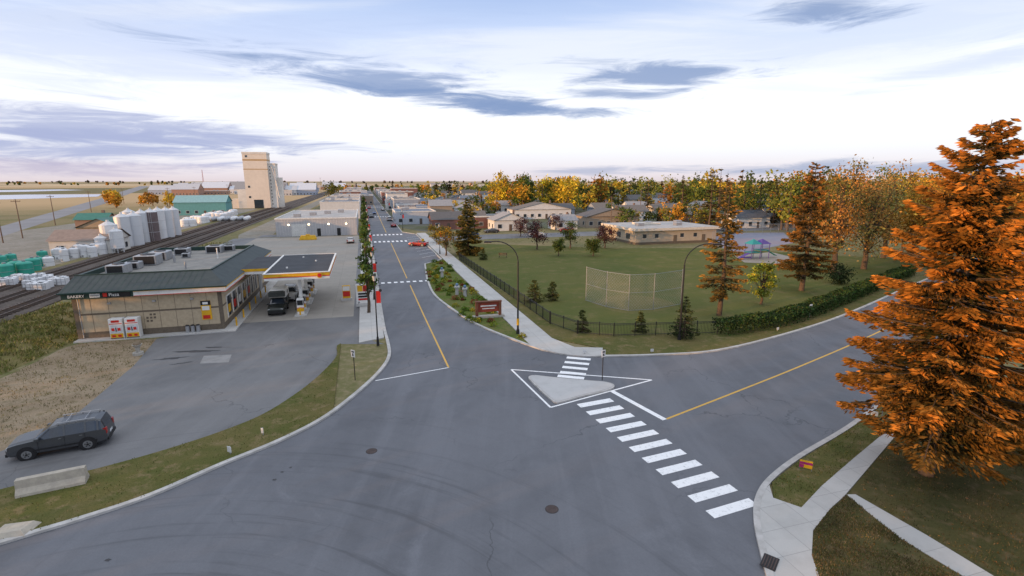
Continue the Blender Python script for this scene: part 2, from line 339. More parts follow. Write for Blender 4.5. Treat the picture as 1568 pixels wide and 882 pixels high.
# ---------------- ground ---------------------------------------------------------
m,nt,b=newmat('ground'); v=pos(nt)
vo=nt.nodes.new('ShaderNodeTexVoronoi'); vo.inputs['Scale'].default_value=.0016; vo.distance='MANHATTAN'; nt.links.new(v,vo.inputs['Vector'])
sx=nt.nodes.new('ShaderNodeSeparateXYZ'); nt.links.new(vo.outputs['Color'],sx.inputs[0])
far=mix(nt,ramp(nt,sx.outputs[0],.3,.6),(.42,.30,.17),(.17,.15,.08)); far=mix(nt,ramp(nt,sx.outputs[1],.6,.8),far,(.5,.38,.24))
near=mix(nt,ramp(nt,noise(nt,v,.03,6,.6),.4,.62),(.12,.125,.05),(.20,.17,.09)); near=mix(nt,ramp(nt,noise(nt,v,1.2,5,.7),.4,.75),near,(.26,.21,.13))
ln=nt.nodes.new('ShaderNodeVectorMath'); ln.operation='LENGTH'; nt.links.new(v,ln.inputs[0])
nt.links.new(mix(nt,ramp(nt,ln.outputs['Value'],280,520),near,far),b.inputs['Base Color']); b.inputs['Roughness'].default_value=.95; b.inputs['Specular IOR Level'].default_value=.05
bump(nt,b,noise(nt,v,6,4,.8),.5,.05)
sheet('ground',[(-9000,-300),(9000,-300),(9000,15000),(-9000,15000)],0,m)
kl=smooth([(-60,-8),(-32,13)]+GP([(0,833),(120,797),(230,760),(340,712),(430,675),(500,638),(555,595),(585,565),(596,545),(594,525)])+[SF(56,1.35),SF(70,1.3)],6)+[SF(900,1.3)]
kr_corner=[SF(84,9.4)]+GP([(664,450),(690,472),(730,497),(790,522),(835,537),(880,545),(930,546),(1010,544),(1100,537),(1200,513),(1290,484),(1375,447)])
kr=[SF(900,11.1),SF(165,11.1),SF(157,14.8),SF(104,14.8),SF(99,10.8)]+smooth(kr_corner,6)+[(175,168)]
kb=[(12,-30),(11,5)]+smooth(GP([(1182,895),(1168,845),(1159,800),(1161,765),(1180,735),(1225,700),(1300,655),(1370,603)]),6)+[(60,60.5),(183,156)]
sheet('road',kl+kr+kb[::-1]+[(-60,-30)],.008,ASPH)
kerb(kl); kerb(kr); kerb(kb)
fe=smooth(GP([(590,527),(522,527),(516,545),(503,562),(470,592),(410,632),(345,660),(255,690),(170,714),(130,724),(60,738),(0,752),(-140,790)],.0),4)
i0=[i for i,p in enumerate(kl) if abs(p[0]-G(594,525)[0])<.3][0]
sheet('verge',kl[1:i0+1]+fe[4:]+[(-62,-6)],.10,VERGE,0)
fore=GP([(590,527),(522,527),(516,545),(503,562),(470,592),(410,632),(345,660),(255,690),(170,714),(130,724),(60,738),(0,752),(-140,790),(-60,715),(20,684),(110,640),(205,560),(240,519)])+[SF(60.3,-18),SF(92,-18),SF(95,-36),SF(159,-36),SF(159,-1.3),SF(53,-1.3)]
sheet('forecourt',fore,.012,ASPH2)
sheet('fuel_pad',[SF(62.5,-15),SF(62,-2),SF(95,-2),SF(95,-15)],.017,PAD)
sheet('apron',[SF(95,-15),SF(95,-2),SF(158.5,-2),SF(158.5,-30),SF(125,-30)],.017,PAD)
sheet('storefront_walk',[SF(59,-28.9),SF(59,-14.2),SF(92,-14.2),SF(92,-15.5),SF(60.1,-15.5),SF(60.1,-28.9)],.13,CONC,0)
sheet('dirt_patch',smooth(GP([(-150,640),(0,580),(60,552),(120,527),(240,519)]),5)+GP([(205,562),(110,642),(20,690),(-60,730),(-150,760)]),.004,DIRT)
sheet('sidewalk',[SF(51,-1.3),SF(52,1.2),SF(400,1.2),SF(400,-1.3)],.12,CONC,0)
sheet('patch',GP([(312,545),(355,543),(350,555),(306,557)]),.017,P('patch_concrete',(.27,.27,.27),sc=1))
STAIN=P('oil_stain',(.07,.07,.075),(.045,.045,.05),2)
def blotch(u,v,rx_,ry_,ang,k):
    x,y=G(u,v); r_=random.Random(k); pts=[]
    for i in range(22):
        t=2*math.pi*i/22; q=r_.uniform(.55,1.15); a_=rx_*q*math.cos(t); b_=ry_*q*math.sin(t); pts.append((x+a_*math.cos(ang)-b_*math.sin(ang),y+a_*math.sin(ang)+b_*math.cos(ang)))
    sheet('oil_stain',pts,.0155+.0002*k,STAIN)
for k,(u,v,a_,b_,g_) in enumerate(((300,538,2.2,.35,.1),(262,549,1.6,.3,.3),(330,532,1.3,.2,0),(280,556,1.0,.18,.5))): blotch(u,v,a_,b_,g_,k)
for k,(u,v,a_,b_,g_) in enumerate(((420,735,.12,.1,0),(432,723,.1,.08,0),(445,716,.1,.1,0),(165,858,.15,.1,0))): blotch(u,v,a_,b_,g_,k+5)
sheet('sidewalk',[SF(160,15.2)]+smooth([SF(100,15.2),SF(70,15.2),SF(52,15.1)]+GP([(815,531),(850,541),(880,545.5),(922,546)]),5)+GP([(923,534),(880,533),(845,519)])+[SF(55,17.9),SF(160,17.9)],.115,CONC,0)
bed=[SF(99,11.1)]+smooth(kr_corner[:5],6)+GP([(812,530)])+[SF(52,15.0),SF(70,15.0),SF(103,15.0)]
BEDM=grassmat('bed_soil',(.10,.14,.03),(.16,.15,.06),(.06,.10,.02),.6); sheet('planting_bed',bed,.10,BEDM,0)
sheet('park_lawn',GP([(705,398),(845,497),(885,511),(1095,517),(1200,500),(1300,463),(1392,425),(1400,398),(1180,385),(1090,380),(930,380),(760,374),(690,372)]),.006,PARK)
sheet('infield_dirt',smooth(GP([(905,464),(945,452),(1000,455),(1035,467),(1000,478),(950,479),(905,464)]),4),.010,grassmat('infield',(.13,.13,.045),(.17,.15,.06),(.22,.18,.09),.4))
sheet('verge',[SF(57,18)]+GP([(845,519),(925,535),(926,545),(1010,543),(1100,536),(1200,512),(1290,483),(1375,446),(1400,436),(1392,423),(1300,460),(1200,497),(1100,513),(885,511),(850,500)])+[SF(90,18.2)],.07,VERGE,0)
mb=MB()
for k in range(9):
    s0=108+k*5; a=SF(s0,11.2);c=SF(s0+3,14.6); ribbon(mb,[a,c],.13,.0165)
mb.done('parking_stall_marking',[WHITE])
sheet('lawn',GP([(1367,606),(1300,658),(1228,702),(1182,738),(1185,763),(1226,778),(1258,745),(1303,706),(1368,652),(1500,560),(1480,545)],.10),.10,VERGE,0)
walk=GP([(1162,762),(1160,800),(1170,850),(1190,905),(1262,905),(1243,850),(1245,812),(1272,778),(1292,760),(1328,718),(1374,664),(1520,558),(1505,552),(1368,651),(1303,705),(1258,744),(1227,777),(1184,762),(1178,742)],.12)
sheet('sidewalk',walk,.12,CONC,0)
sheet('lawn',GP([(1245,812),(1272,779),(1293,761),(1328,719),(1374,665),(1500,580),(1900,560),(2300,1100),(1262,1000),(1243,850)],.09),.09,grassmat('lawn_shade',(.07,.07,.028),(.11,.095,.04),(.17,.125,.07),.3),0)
sheet('footpath',GP([(1296,757),(1310,757),(1420,820),(1535,890),(1900,1100),(1780,1100),(1480,885),(1380,825)],.11),.115,CONC,.0)
isl=smooth(GP([(818,575),(845,578),(900,583),(930,586),(938,591),(925,597),(890,605),(856,614),(848,612),(835,601),(816,583),(812,577),(818,575)],.13),4)
sheet('traffic_island',isl,.15,ISLC,0)
kerb(isl,'kerb')
mk=MB(); Z=.0135
tri=GP([(783,566),(843,624),(998,582),(783,566)])
for a,c in zip(tri[:-1],tri[1:]): ribbon(mk,[a,c],.16,Z+.0005*len(mk.f))
ribbon(mk,GP([(937,599),(1018,643)]),.40,Z+.004)
p0=Vector(G(912,617));p1=Vector(G(1121,778)); dd=(p1-p0).normalized(); q=Vector((-dd.y,dd.x))
for k in range(11):
    c=p0.lerp(p1,k/10.0); ribbon(mk,[c-q*1.4,c+q*1.4],.62,Z)
p0=Vector(G(886,549));p1=Vector(G(874,580)); dd=(p1-p0).normalized(); q=Vector((-dd.y,dd.x))
for k in range(5):
    c=p0.lerp(p1,k/4.0); ribbon(mk,[c-q*1.1,c+q*1.1],.55,.156 if k>3 else Z)
ribbon(mk,GP([(575,583),(687,563)]),.12,Z)
for k in range(8): a=SF(82.0,1.9+k*1.0); c=SF(82.0,2.45+k*1.0); ribbon(mk,[a,c],1.0,Z)
for s_ in (140,158,240,330):
    for k in range(8): a=SF(s_,2.0+k*1.15); c=SF(s_,2.6+k*1.15); ribbon(mk,[a,c],3,Z)
mk.done('road_marking',[WHITE])
my=MB(); ribbon(my,[G(687,563),SF(60,6.2),SF(79,6.2)],.16,Z); ribbon(my,[SF(85,6.2),SF(136,6.2)],.16,Z); ribbon(my,[SF(165,6.2),SF(600,6.2)],.2,Z)
ribbon(my,smooth(GP([(1020,642),(1120,603),(1230,559),(1338,512),(1420,470)]),5)+[(150,136)],.17,Z)
my.done('road_marking',[YEL])
for u,v in ((845,780),(569,691)):
    mb=MB(); x,y=G(u,v); mb.cyl((0,0,.009),(0,0,.018),.34,.34,20); mb.cyl((0,0,.018),(0,0,.021),.28,.28,20,1)
    for i in range(-3,4): mb.box(-.2,.2,i*.07-.01,i*.07+.01,.021,.024,0)
    mb.done('manhole_cover',[P('cast_iron',(.06,.05,.05)),P('cast_iron_rust',(.09,.065,.06))],(x,y,0))
mb=MB(); mb.box(-.45,.45,-.3,.3,.135,.15); 
for i in range(5): mb.box(-.38,.38,-.24+i*.11,-.2+i*.11,.15,.17,1)
mb.done('storm_drain',[BLACK,P('cast_iron_rust',(1,1,1))],G(1178,865),.9)
sheet('pond',GP([(-60,300),(40,298),(155,297.5),(150,301),(60,304),(-60,307)]),.05,P('water',(.55,.58,.66),rough=.15,spec=.9))
sheet('pond',GP([(-60,292),(90,290),(130,291),(40,293.5),(-60,295)]),.05,P('water',(1,1,1)))
HW=P('highway_asphalt',(.24,.24,.25),(.18,.18,.19),.05,obj=False)
sheet('highway',GP([(-200,418),(0,363),(90,334),(160,312),(200,296),(230,285),(214,285),(190,292),(150,305),(90,322),(0,347),(-200,392)]),.02,HW)
sheet('rail_ballast',[SF(-10,-40.5),SF(1500,-40.5),SF(1500,-56),SF(-10,-56)],.12,grassmat('ballast',(.10,.085,.075),(.14,.12,.11),(.19,.16,.13),.3),0)
YARD=grassmat('gravel_yard',(.25,.235,.20),(.31,.29,.26),(.18,.17,.12),.15)
sheet('gravel_yard',[SF(70,-58),SF(330,-60),SF(330,-105),SF(150,-110),SF(60,-95)],.008,YARD)
tr=MB()
for pc in (-43.2,-48,-53):
    for o in (-.72,.72):
        a=SF(-10,pc+o);c=SF(1200,pc+o); ribbon(tr,[a,c],.09,.36,.26,0)
    for k in range(420):
        s_=20+k*.75; a=SF(s_,pc-1.3);c=SF(s_,pc+1.3); ribbon(tr,[a,c],.24,.26,.12,1)
tr.done('railway_track',[P('rail_steel',(.20,.15,.12),rough=.4,metal=.5),P('sleeper_wood',(.07,.05,.04))])
sheet('service_road',[SF(150,-33),SF(170,-37),SF(900,-37),SF(900,-30),SF(230,-30),SF(165,-27)],.006,YARD)
sheet('town_ground',[SF(165,18),SF(165,400),SF(1400,500),SF(1400,-30),SF(210,-28),SF(210,0)],.003,grassmat('town_ground',(.12,.13,.07),(.17,.165,.15),(.09,.11,.04),.05))
sheet('side_street',[SF(138,18),SF(138,220),SF(150,220),SF(150,18)],.010,ASPH2)
sheet('side_street',[SF(160,-30),SF(160,1.3),SF(168,1.3),SF(168,-30)],.019,ASPH2)
# ---------------- store ----------------------------------------------------------
TAN=P('tan_brick',(.47,.385,.27),(.38,.31,.215),2.5,.9,bm=.3); BRN=P('brown_band',(.15,.12,.09),sc=4)
DG=P('dark_green_metal',(.018,.05,.042),(.012,.03,.028),2,.5); WH=P('white_panel',(.76,.75,.73),(.66,.66,.64),1,.6)
YE=P('yellow_panel',(.75,.42,.02),sc=1,rough=.5); RED=P('red_panel',(.6,.03,.02),sc=1,rough=.5)
ROOFG=P('roof_gravel',(.28,.27,.25),(.2,.195,.185),.8,.95,bm=.4); SLATE=P('slate_metal',(.045,.06,.062),(.03,.042,.046),1.0,.65)
def store():
    b=MB(); W=13.4; D=28
    mats=[TAN,BRN,DG,WH,YE,RED,ROOFG,SLATE,GLASS,BLACK,GALV,EM('lit_sign',(.9,.6,.2),.8)]
    b.box(0,W,0,D,0.12,4.4,0)
    b.box(-.03,W+.03,-.03,D,0.12,.75,1); b.box(-.025,W+.025,-.025,D,2.55,2.72,1)
    b.box(-.03,0.35,-.04,.3,.75,4.4,1); b.box(W-.3,W+.04,-.04,.3,.75,4.4,1)
    for k in range(1,9): b.box(k*1.5-.015,k*1.5+.015,-.012,0,.75,4.38,1)
    b.box(-.6,5.6,-.6,0,4.4,5.0,2); b.box(5.6,W+.7,-.6,0,4.4,5.0,3); b.box(W,W+.7,0,D,4.4,5.0,3); b.box(-.6,0,0,D,4.4,5.0,2)
    b.box(5.62,W+.73,-.63,-.6,4.88,5.03,4); b.box(W+.7,W+.73,-.6,D,4.80,5.03,4); b.box(5.62,W+.72,-.62,-.6,4.4,4.46,5)
    b.box(W+.7,W+.72,-.6,D,4.4,4.48,5)
    iz=6.25
    V=[(-.75,-.8,5.03),(W+.85,-.8,5.03),(W+.85,D+.2,5.03),(-.75,D+.2,5.03),(-.75,2.9,iz),(W-1.4,2.9,iz),(W-1.4,D-1.5,iz),(-.75,D-1.5,iz),
       (-.45,3.2,iz),(W-1.7,3.2,iz),(W-1.7,D-1.8,iz),(-.45,D-1.8,iz),(-.45,3.2,iz-.55),(W-1.7,3.2,iz-.55),(W-1.7,D-1.8,iz-.55),(-.45,D-1.8,iz-.55)]
    b.add(V,[(0,1,5,4),(1,2,6,5),(2,3,7,6)],7); b.add(V,[(3,0,4,7),(4,5,9,8),(5,6,10,9),(6,7,11,10),(7,4,8,11),(8,9,13,12),(9,10,14,13),(10,11,15,14),(11,8,12,15)],2)
    b.add(V,[(12,13,14,15)],6); b.add(V,[(0,3,2,1)],2)
    for k in range(24):
        x=-.6+k*.6
        if x<W-1.4: b.add([(x,-.8,5.04),(x+.05,-.8,5.04),(x+.05,2.9,iz+.03),(x,2.9,iz+.03)],[(0,1,2,3)],2)
    b.box(-.8,W+.9,-.86,-.8,4.97,5.1,2)
    b.box(-.8,W-1.35,2.86,2.98,iz,iz+.1,2); b.box(W-1.42,W-1.3,2.98,D-1.5,iz,iz+.1,2)
    b.box(2.9,5.35,-.68,-.6,4.42,5.02,9); b.box(3.0,3.35,-.7,-.68,4.52,4.92,5)
    b.box(1.85,2.7,-.66,-.6,4.5,4.88,3); b.box(1.9,2.65,-.68,-.66,4.6,4.78,10)
    for dx,dz in((0,.34),(-.34,0),(0.34,0),(0,-.34),(0,0),(.34,.34),(-.34,-.34)): b.box(6.65+dx-.10,6.65+dx+.10,-.03,0,1.9+dz-.10,1.9+dz+.10,1)
    b.box(11.4,12.35,-.06,0,1.3,3.4,4); b.box(11.4,12.35,-.08,-.06,2.9,3.4,9); b.box(11.5,12.2,-.08,-.06,2.35,2.8,3); b.box(11.5,12.2,-.08,-.06,1.4,1.8,5); b.box(11.6,12.1,-.09,-.08,3.0,3.25,3)
    b.cyl((.5,-.1,.2),(.5,-.1,4.4),.05,mi=10)
    for x in(3,7,10.5): b.box(x,x+.3,-.15,0,3.6,3.8,10)
    for k in range(7):
        y=2+k*2.5; b.box(W,W+.05,y,y+1.9,1.0,3.3,8); b.box(W,W+.09,y-.08,y,.9,3.4,3); b.box(W,W+.09,y+.9,y+.96,1,3.3,9)
    b.box(W,W+.09,2,19.5,3.3,3.42,3)
    for k in range(5): b.box(W+.05,W+.08,2.3+k*2.6,3.3+k*2.6,1.4,2.3,[4,5,3,4,5][k])
    b.box(W,W+.06,20,22.4,.13,2.7,8); b.box(W,W+.1,21.15,21.25,.13,2.7,3)
    for k in range(6): b.cyl((W+1.0,1+k*3.6,.1),(W+1.0,1+k*3.6,1.1),.09,mi=4)
    for x in(10.0,10.5,11.0): b.cyl((x,-.45,.1),(x,-.45,.85),.2,mi=10); b.cyl((x,-.45,.85),(x,-.45,.95),.22,.12,mi=9)
    for (x,y,a,c,h) in((-.2+.9,6,1.8,2.2,1.0),(1.1,9.2,1.6,1.6,.8),(1.2,12,2.4,2.4,1.2),(1.4,16,2,2.6,1.1),(2.8,21,1.7,1.7,.9),(6.5,22,2,2,1.0),(8.3,24,1.4,1.2,.8),(4.6,18,.9,.9,.6)):
        b.bbox(x,x+a,y,y+c,iz-.5,iz-.5+h,10,.08); b.box(x+.15,x+a-.15,y-.02,y,iz-.4,iz-.6+h,9); b.cyl((x+a/2,y+c/2,iz-.5+h),(x+a/2,y+c/2,iz-.42+h),a*.33,mi=9,n=14)
    b.cyl((8,8,iz-.5),(8,8,iz+.4),.1,mi=10); b.cyl((5,14,iz-.5),(5,14,iz+.5),.13,mi=10); b.cyl((9.5,16,iz-.5),(9.5,16,iz+.9),.08,mi=3)
    ob=b.done('convenience_store',mats,SF(60.1,-28.9),AZ)
    for txt,x,z,s,mt in(('BAKERY',.0,4.56,.40,WH),('Pizza',3.5,4.56,.46,WH)):
        cu=bpy.data.curves.new('lettering','FONT'); cu.body=txt; cu.size=s; cu.extrude=.01; cu.materials.append(mt)
        t=link(bpy.data.objects.new('lettering',cu)); t.parent=ob; t.location=(x,-.72,z); t.rotation_euler=(math.pi/2,0,0)
store()
for p_ in (-25.1,-23.7):
    b=MB(); b.bbox(-.6,.6,-.4,.4,.0,2.1,0); b.box(-.55,.55,-.42,-.4,.12,.55,1); b.box(-.56,.56,-.42,-.4,1.55,1.62,2)
    for x0,x1 in((-.5,-.03),(.03,.5)): b.box(x0,x1,-.44,-.42,.65,1.45,4); b.box(x0+.1,x1-.1,-.455,-.44,.85,1.15,2); b.box(x0+.08,x1-.08,-.44,-.42,.2,.42,2)
    b.box(-.35,.35,-.42,-.4,1.72,1.95,2); b.box(-.04,.04,-.47,-.44,.8,1.2,3); b.box(-.58,.58,-.41,-.4,.02,.1,3)
    b.done('ice_freezer',[WH,YE,RED,BLACK,P('frosted_door',(.62,.66,.7),rough=.3)],(*SF(59.45,p_),.135),AZ)
# canopy
b=MB(); W=7.2; D=16
b.box(0,W,0,D,4.55,5.3,0); b.box(-3.8,0,5.0,D,4.6,5.25,0)
b.box(-.03,W+.03,-.03,0,4.95,5.33,1); b.box(W,W+.03,0,D,4.95,5.33,1); b.box(-.03,0,0,5,4.95,5.33,1); b.box(-3.8,-.03,4.96,5.0,4.95,5.28,1)
b.box(-.02,W+.05,-.05,-.03,4.86,4.95,2); b.box(W+.03,W+.05,-.03,D,4.86,4.95,2); 
b.box(-.1,W+.1,-.1,.12,5.33,5.42,0); b.box(W-.12,W+.1,.12,D,5.33,5.42,0); b.box(-.1,.12,.12,D,5.33,5.42,0); b.box(-.1,W+.1,D,D+.1,5.2,5.42,0)
b.box(.12,W-.12,.12,D,5.30,5.34,3); b.box(-3.8,-.1,5.0,D,5.25,5.29,3)
for x,y in((2,4),(5,9),(3,13)): b.cyl((x,y,5.34),(x,y,5.5),.12,mi=0,n=8)
b.cyl((W-1.1,-.06,4.98),(W-1.1,-.12,4.98),.33,n=16,mi=1); b.cyl((W-1.1,-.12,4.98),(W-1.1,-.14,4.98),.24,n=16,mi=2)
for y in(2,8,14):
    b.box(3.4,3.75,y-.17,y+.17,.15,4.55,0); b.bbox(2.9,4.25,y-1.9,y+1.9,.017,.17,4,.03)
    for yy in(y-1.1,y+1.1):
        b.bbox(3.2,3.95,yy-.3,yy+.3,.17,2.1,0); b.box(3.17,3.2,yy-.25,yy+.25,1.2,1.8,5); b.box(3.95,3.98,yy-.25,yy+.25,1.2,1.8,5); b.box(3.25,3.9,yy-.33,yy-.3,1.3,1.9,5)
        b.box(3.2,3.95,yy-.31,yy+.31,.5,.9,1); b.box(3.2,3.95,yy-.31,yy+.31,.92,1.0,2); b.pipe([(3.1,yy,1.7),(2.95,yy,1.2),(3.0,yy,.6),(3.15,yy,1.0)],.025,mi=5)
    b.cyl((3.55,y-1.75,.15),(3.55,y-1.75,1.1),.09,mi=1)
for x in(1.8,5.4):
    for y in(2,6,10,14): b.box(x-.3,x+.3,y-.3,y+.3,4.5,4.55,6)
b.done('fuel_canopy',[WH,YE,RED,P('canopy_roof',(.06,.065,.075),sc=.6,rough=.9),CONC,BLACK,EM('canopy_lamp',(1,.85,.6),2.0)],SF(63.6,-11.7),AZ)
# ---------------- vehicles -------------------------------------------------------
def car(name,loc,heading,paint,kind='suv',z=0.0,far=False):
    S={'suv':[(2.36,.38,.72,.76,.80,.66),(2.24,.27,.92,.97,.89,.74),(1.85,.25,1.02,1.08,.93,.78),(1.1,.25,1.10,1.17,.94,.80),(.95,.25,1.10,1.22,.94,.80),(.28,.25,1.12,1.70,.94,.70),(-.15,.25,1.13,1.78,.94,.70),(-1.0,.25,1.14,1.80,.94,.70),(-1.85,.25,1.15,1.77,.94,.70),(-2.15,.28,1.15,1.68,.92,.70),(-2.36,.36,1.05,1.12,.88,.80),(-2.40,.42,.8,.84,.84,.76)],
     'sedan':[(2.3,.35,.60,.64,.78,.62),(2.15,.22,.76,.80,.87,.72),(1.7,.2,.86,.91,.9,.75),(.95,.2,.94,.99,.91,.78),(.8,.2,.94,1.02,.91,.78),(.05,.2,.96,1.38,.91,.62),(-.3,.2,.97,1.44,.91,.62),(-.8,.2,.97,1.43,.91,.62),(-1.2,.2,.98,1.35,.91,.62),(-1.75,.22,.98,1.04,.90,.76),(-2.2,.28,.92,.97,.86,.74),(-2.3,.36,.7,.74,.82,.7)]}
    st=S['suv' if kind in('suv','pickup') else 'sedan']; b=MB()
    mats=[paint,GLASS,BLACK,P('tyre',(.025,.025,.027),rough=.9),P('alloy',(.38,.39,.4),rough=.35,metal=.8),P('headlamp',(.7,.72,.75),rough=.1,spec=.9),P('tail_lamp',(.35,.015,.01),rough=.2),GALV]
    if kind=='pickup': st=[s if s[0]>-1.1 else (s[0],s[1],1.12,1.16,s[4],.86) for s in st]
    rings=[]
    for (x,zl,zb,zt,wd,wt) in st:
        h=[(wd*.82,zl),(wd*.985,zl+.12),(wd,(zl+zb)/2+.05),(wd*.975,zb),(wt+.02,max(zt-.07,zb+.01)),(wt*.8,zt)]
        rings.append([(x,y,zz_) for y,zz_ in h]+[(x,-y,zz_) for y,zz_ in reversed(h)])
    n=12; vs=[p for r_ in rings for p in r_]
    b.add(vs,[tuple(range(n-1,-1,-1)),tuple((len(rings)-1)*n+i for i in range(n))],0)
    for i in range(len(rings)-1):
        cabin=4<=i<=8 and not(kind=='pickup' and i>=7)
        for j in range(n):
            jj=(j+1)%n; mi=0
            if j in(3,7) and cabin: mi=1
            if j in(4,5,6) and (i==4 or (i==9 and kind=='suv') or (i==8 and kind=='sedan')): mi=1
            if j in(3,7) and i==9 and kind=='suv': mi=0
            if j==11: mi=2
            b.add([vs[i*n+j],vs[i*n+jj],vs[(i+1)*n+jj],vs[(i+1)*n+j]],[(0,3,2,1)],mi)
    wb=(1.42,-1.42)
    for sgn in(1,-1):
        yb=st[3][4]
        for wx in wb:
            b.cyl((wx,sgn*(yb-.2),.38),(wx,sgn*(yb+.012),.38),.455,n=22,mi=2)
            b.cyl((wx,sgn*(yb-.22),.36),(wx,sgn*(yb+.03),.36),.365,n=22,mi=3); b.cyl((wx,sgn*(yb+.03),.36),(wx,sgn*(yb+.045),.36),.24,n=14,mi=4); b.cyl((wx,sgn*(yb+.045),.36),(wx,sgn*(yb+.055),.36),.07,n=8,mi=2)
            for k in range(5):
                a=k*2*math.pi/5+.3; b.cyl((wx+.13*math.cos(a),sgn*(yb+.046),.36+.13*math.sin(a)),(wx+.13*math.cos(a),sgn*(yb+.05),.36+.13*math.sin(a)),.04,n=6,mi=2)
        zb=st[6][2]; zt=st[6][3]; wt=st[6][5]
        for px in ((-.35,-1.35,-1.95) if kind=='suv' else (-.35,)):
            b.add([(px,sgn*(yb*.985),zb),(px-.1,sgn*(yb*.985),zb),(px-.1,sgn*(wt+.035),zt-.06),(px,sgn*(wt+.035),zt-.06)],[(0,1,2,3) if sgn<0 else (3,2,1,0)],0)
        b.add([(.95,sgn*(yb*.985),zb+.0),(.82,sgn*(yb*.985),zb),(.22,sgn*(wt+.035),zt-.1),(.30,sgn*(wt+.035),zt-.1)],[(0,1,2,3)],0)
        for dx in(.85,-.38,-1.35): b.box(dx-.008,dx+.008,sgn*(yb+.002)-.004,sgn*(yb+.002)+.004,.4,zb-.02,2)
        b.box(-1.9,1.0,sgn*(yb+.01)-.015,sgn*(yb+.01)+.015,.5,.58,2)
        for dx in(.0,-1.0): b.box(dx-.25,dx-.1,sgn*(yb+.015)-.015,sgn*(yb+.015)+.015,zb-.14,zb-.11,4)
        b.bbox(.72,.92,sgn*(yb+.12)-.1,sgn*(yb+.12)+.1,zb+.0,zb+.17,0,.03)
        b.box(2.12,2.30,sgn*.70-.15,sgn*.70+.15,st[1][2]-.22,st[1][2]-.04,5); b.box(-2.40,-2.2,sgn*.74-.12,sgn*.74+.12,st[9][2]-.35,st[9][2]+.02,6)
        if kind=='suv':
            b.cyl((.0,sgn*.62,1.87),(-1.9,sgn*.62,1.86),.022,n=6,mi=7)
            for dx in(-.1,-1.0,-1.85): b.box(dx-.04,dx+.04,sgn*.62-.02,sgn*.62+.02,1.74,1.87,7)
    if kind=='suv':
        for dx in(-.5,-1.4): b.cyl((dx,-.62,1.88),(dx,.62,1.88),.018,n=6,mi=7)
    b.box(2.28,2.385,-.45,.45,.58,.74,2); b.box(2.3,2.41,-.8,.8,.33,.5,2); b.box(-2.45,-2.34,-.8,.8,.36,.52,2); b.box(-2.42,-2.39,-.25,.25,.62,.76,5)
    if kind=='pickup':
        mats.append(WH); mats.append(P('camper_dark',(.06,.065,.06))); b.bbox(-2.7,.1,-.95,.95,1.80,2.75,8,.12); b.bbox(-2.7,-.75,-.93,.93,1.16,1.82,9,.02); b.bbox(.1,.7,-.92,.92,2.0,2.7,9,.15)
        b.box(-2.0,-1.2,-.97,-.95,2.05,2.45,1); b.box(-2.0,-1.2,.95,.97,2.05,2.45,1)
    return b.done(name,mats,(loc[0],loc[1],z),heading,angle=35)
def paint(n,c,m=.3): return P('paint_'+n,c,tuple(x*.93 for x in c),.6,.28,m,spec=.6)
fx,fy=G(45,705); rx,ry=G(134,689); hd=math.atan2(fy-ry,fx-rx); cx,cy=(fx+rx)/2,(fy+ry)/2
nx,ny=-math.sin(hd),math.cos(hd); sgn=1 if (nx*cx+ny*cy)>0 else -1
car('parked_suv',(cx+sgn*nx*.95,cy+sgn*ny*.95),hd,paint('graphite',(.075,.08,.088),.4),'suv',.014)
car('pickup_truck_with_camper',SF(67,-11.0),AZ-math.pi/2,paint('black',(.02,.025,.022)),'pickup',.018)
car('parked_suv',SF(74,-10.6),AZ-math.pi/2,paint('white',(.6,.6,.6),0),'suv',.018)
car('parked_car',SF(128,12.5),AZ+2.6,paint('red',(.35,.02,.02)),'sedan',.01)
for (s_,p_,hh,c,k) in((185,9.6,1.57,'red','sedan'),(215,9.6,1.57,'white','suv'),(235,2.8,-1.57,'graphite','suv'),(260,4.5,-1.57,'blue','sedan'),(290,9.7,1.57,'white','sedan'),(310,2.7,-1.57,'red','suv'),(148,30,0,'blue','sedan'),(141,48,0,'white','suv'),(155,38,3.1,'graphite','sedan'),(152,62,3.1,'red','sedan'),(172,23,1.5,'white','sedan'),(178,23,1.5,'graphite','suv'),(120,-25,0,'graphite','suv'),(140,-4,1.57,'white','sedan')):
    col_={'red':(.35,.02,.02),'white':(.6,.6,.6),'graphite':(.06,.065,.075),'blue':(.05,.1,.25)}[c]
    car('parked_car' if k=='sedan' else 'parked_suv',SF(s_,p_),AZ+hh,paint(c,col_),k,.02)
b=MB(); L=2.85; pr=[(-.42,0),(.42,0),(.40,.16),(.22,.42),(.16,.85),(-.16,.85),(-.22,.42),(-.40,.16)]
b.add([(0,y,z) for y,z in pr]+[(L,y,z) for y,z in pr],[tuple(range(8)),tuple(range(15,7,-1))]+[(i,8+i,8+(i+1)%8,(i+1)%8) for i in range(8)])
a=Vector(G(28,757,.1));c=Vector(G(134,735,.1)); b.done('concrete_barrier',[P('old_concrete',(.46,.42,.35),(.34,.31,.27),2.5,.95,bm=.4)],(a.x,a.y,.08),math.atan2(c.y-a.y,c.x-a.x))
b=MB(); b.add([(0,-.5,0),(1.4,-.6,0),(1.6,.4,0),(.1,.5,0),(.1,-.35,.22),(1.2,-.4,.25),(1.35,.3,.22),(.2,.4,.2)],[(0,1,5,4),(1,2,6,5),(2,3,7,6),(3,0,4,7),(4,5,6,7)]); b.done('concrete_slab',[P('old_concrete',(1,1,1))],(*G(-8,818,.1),.09),.3)
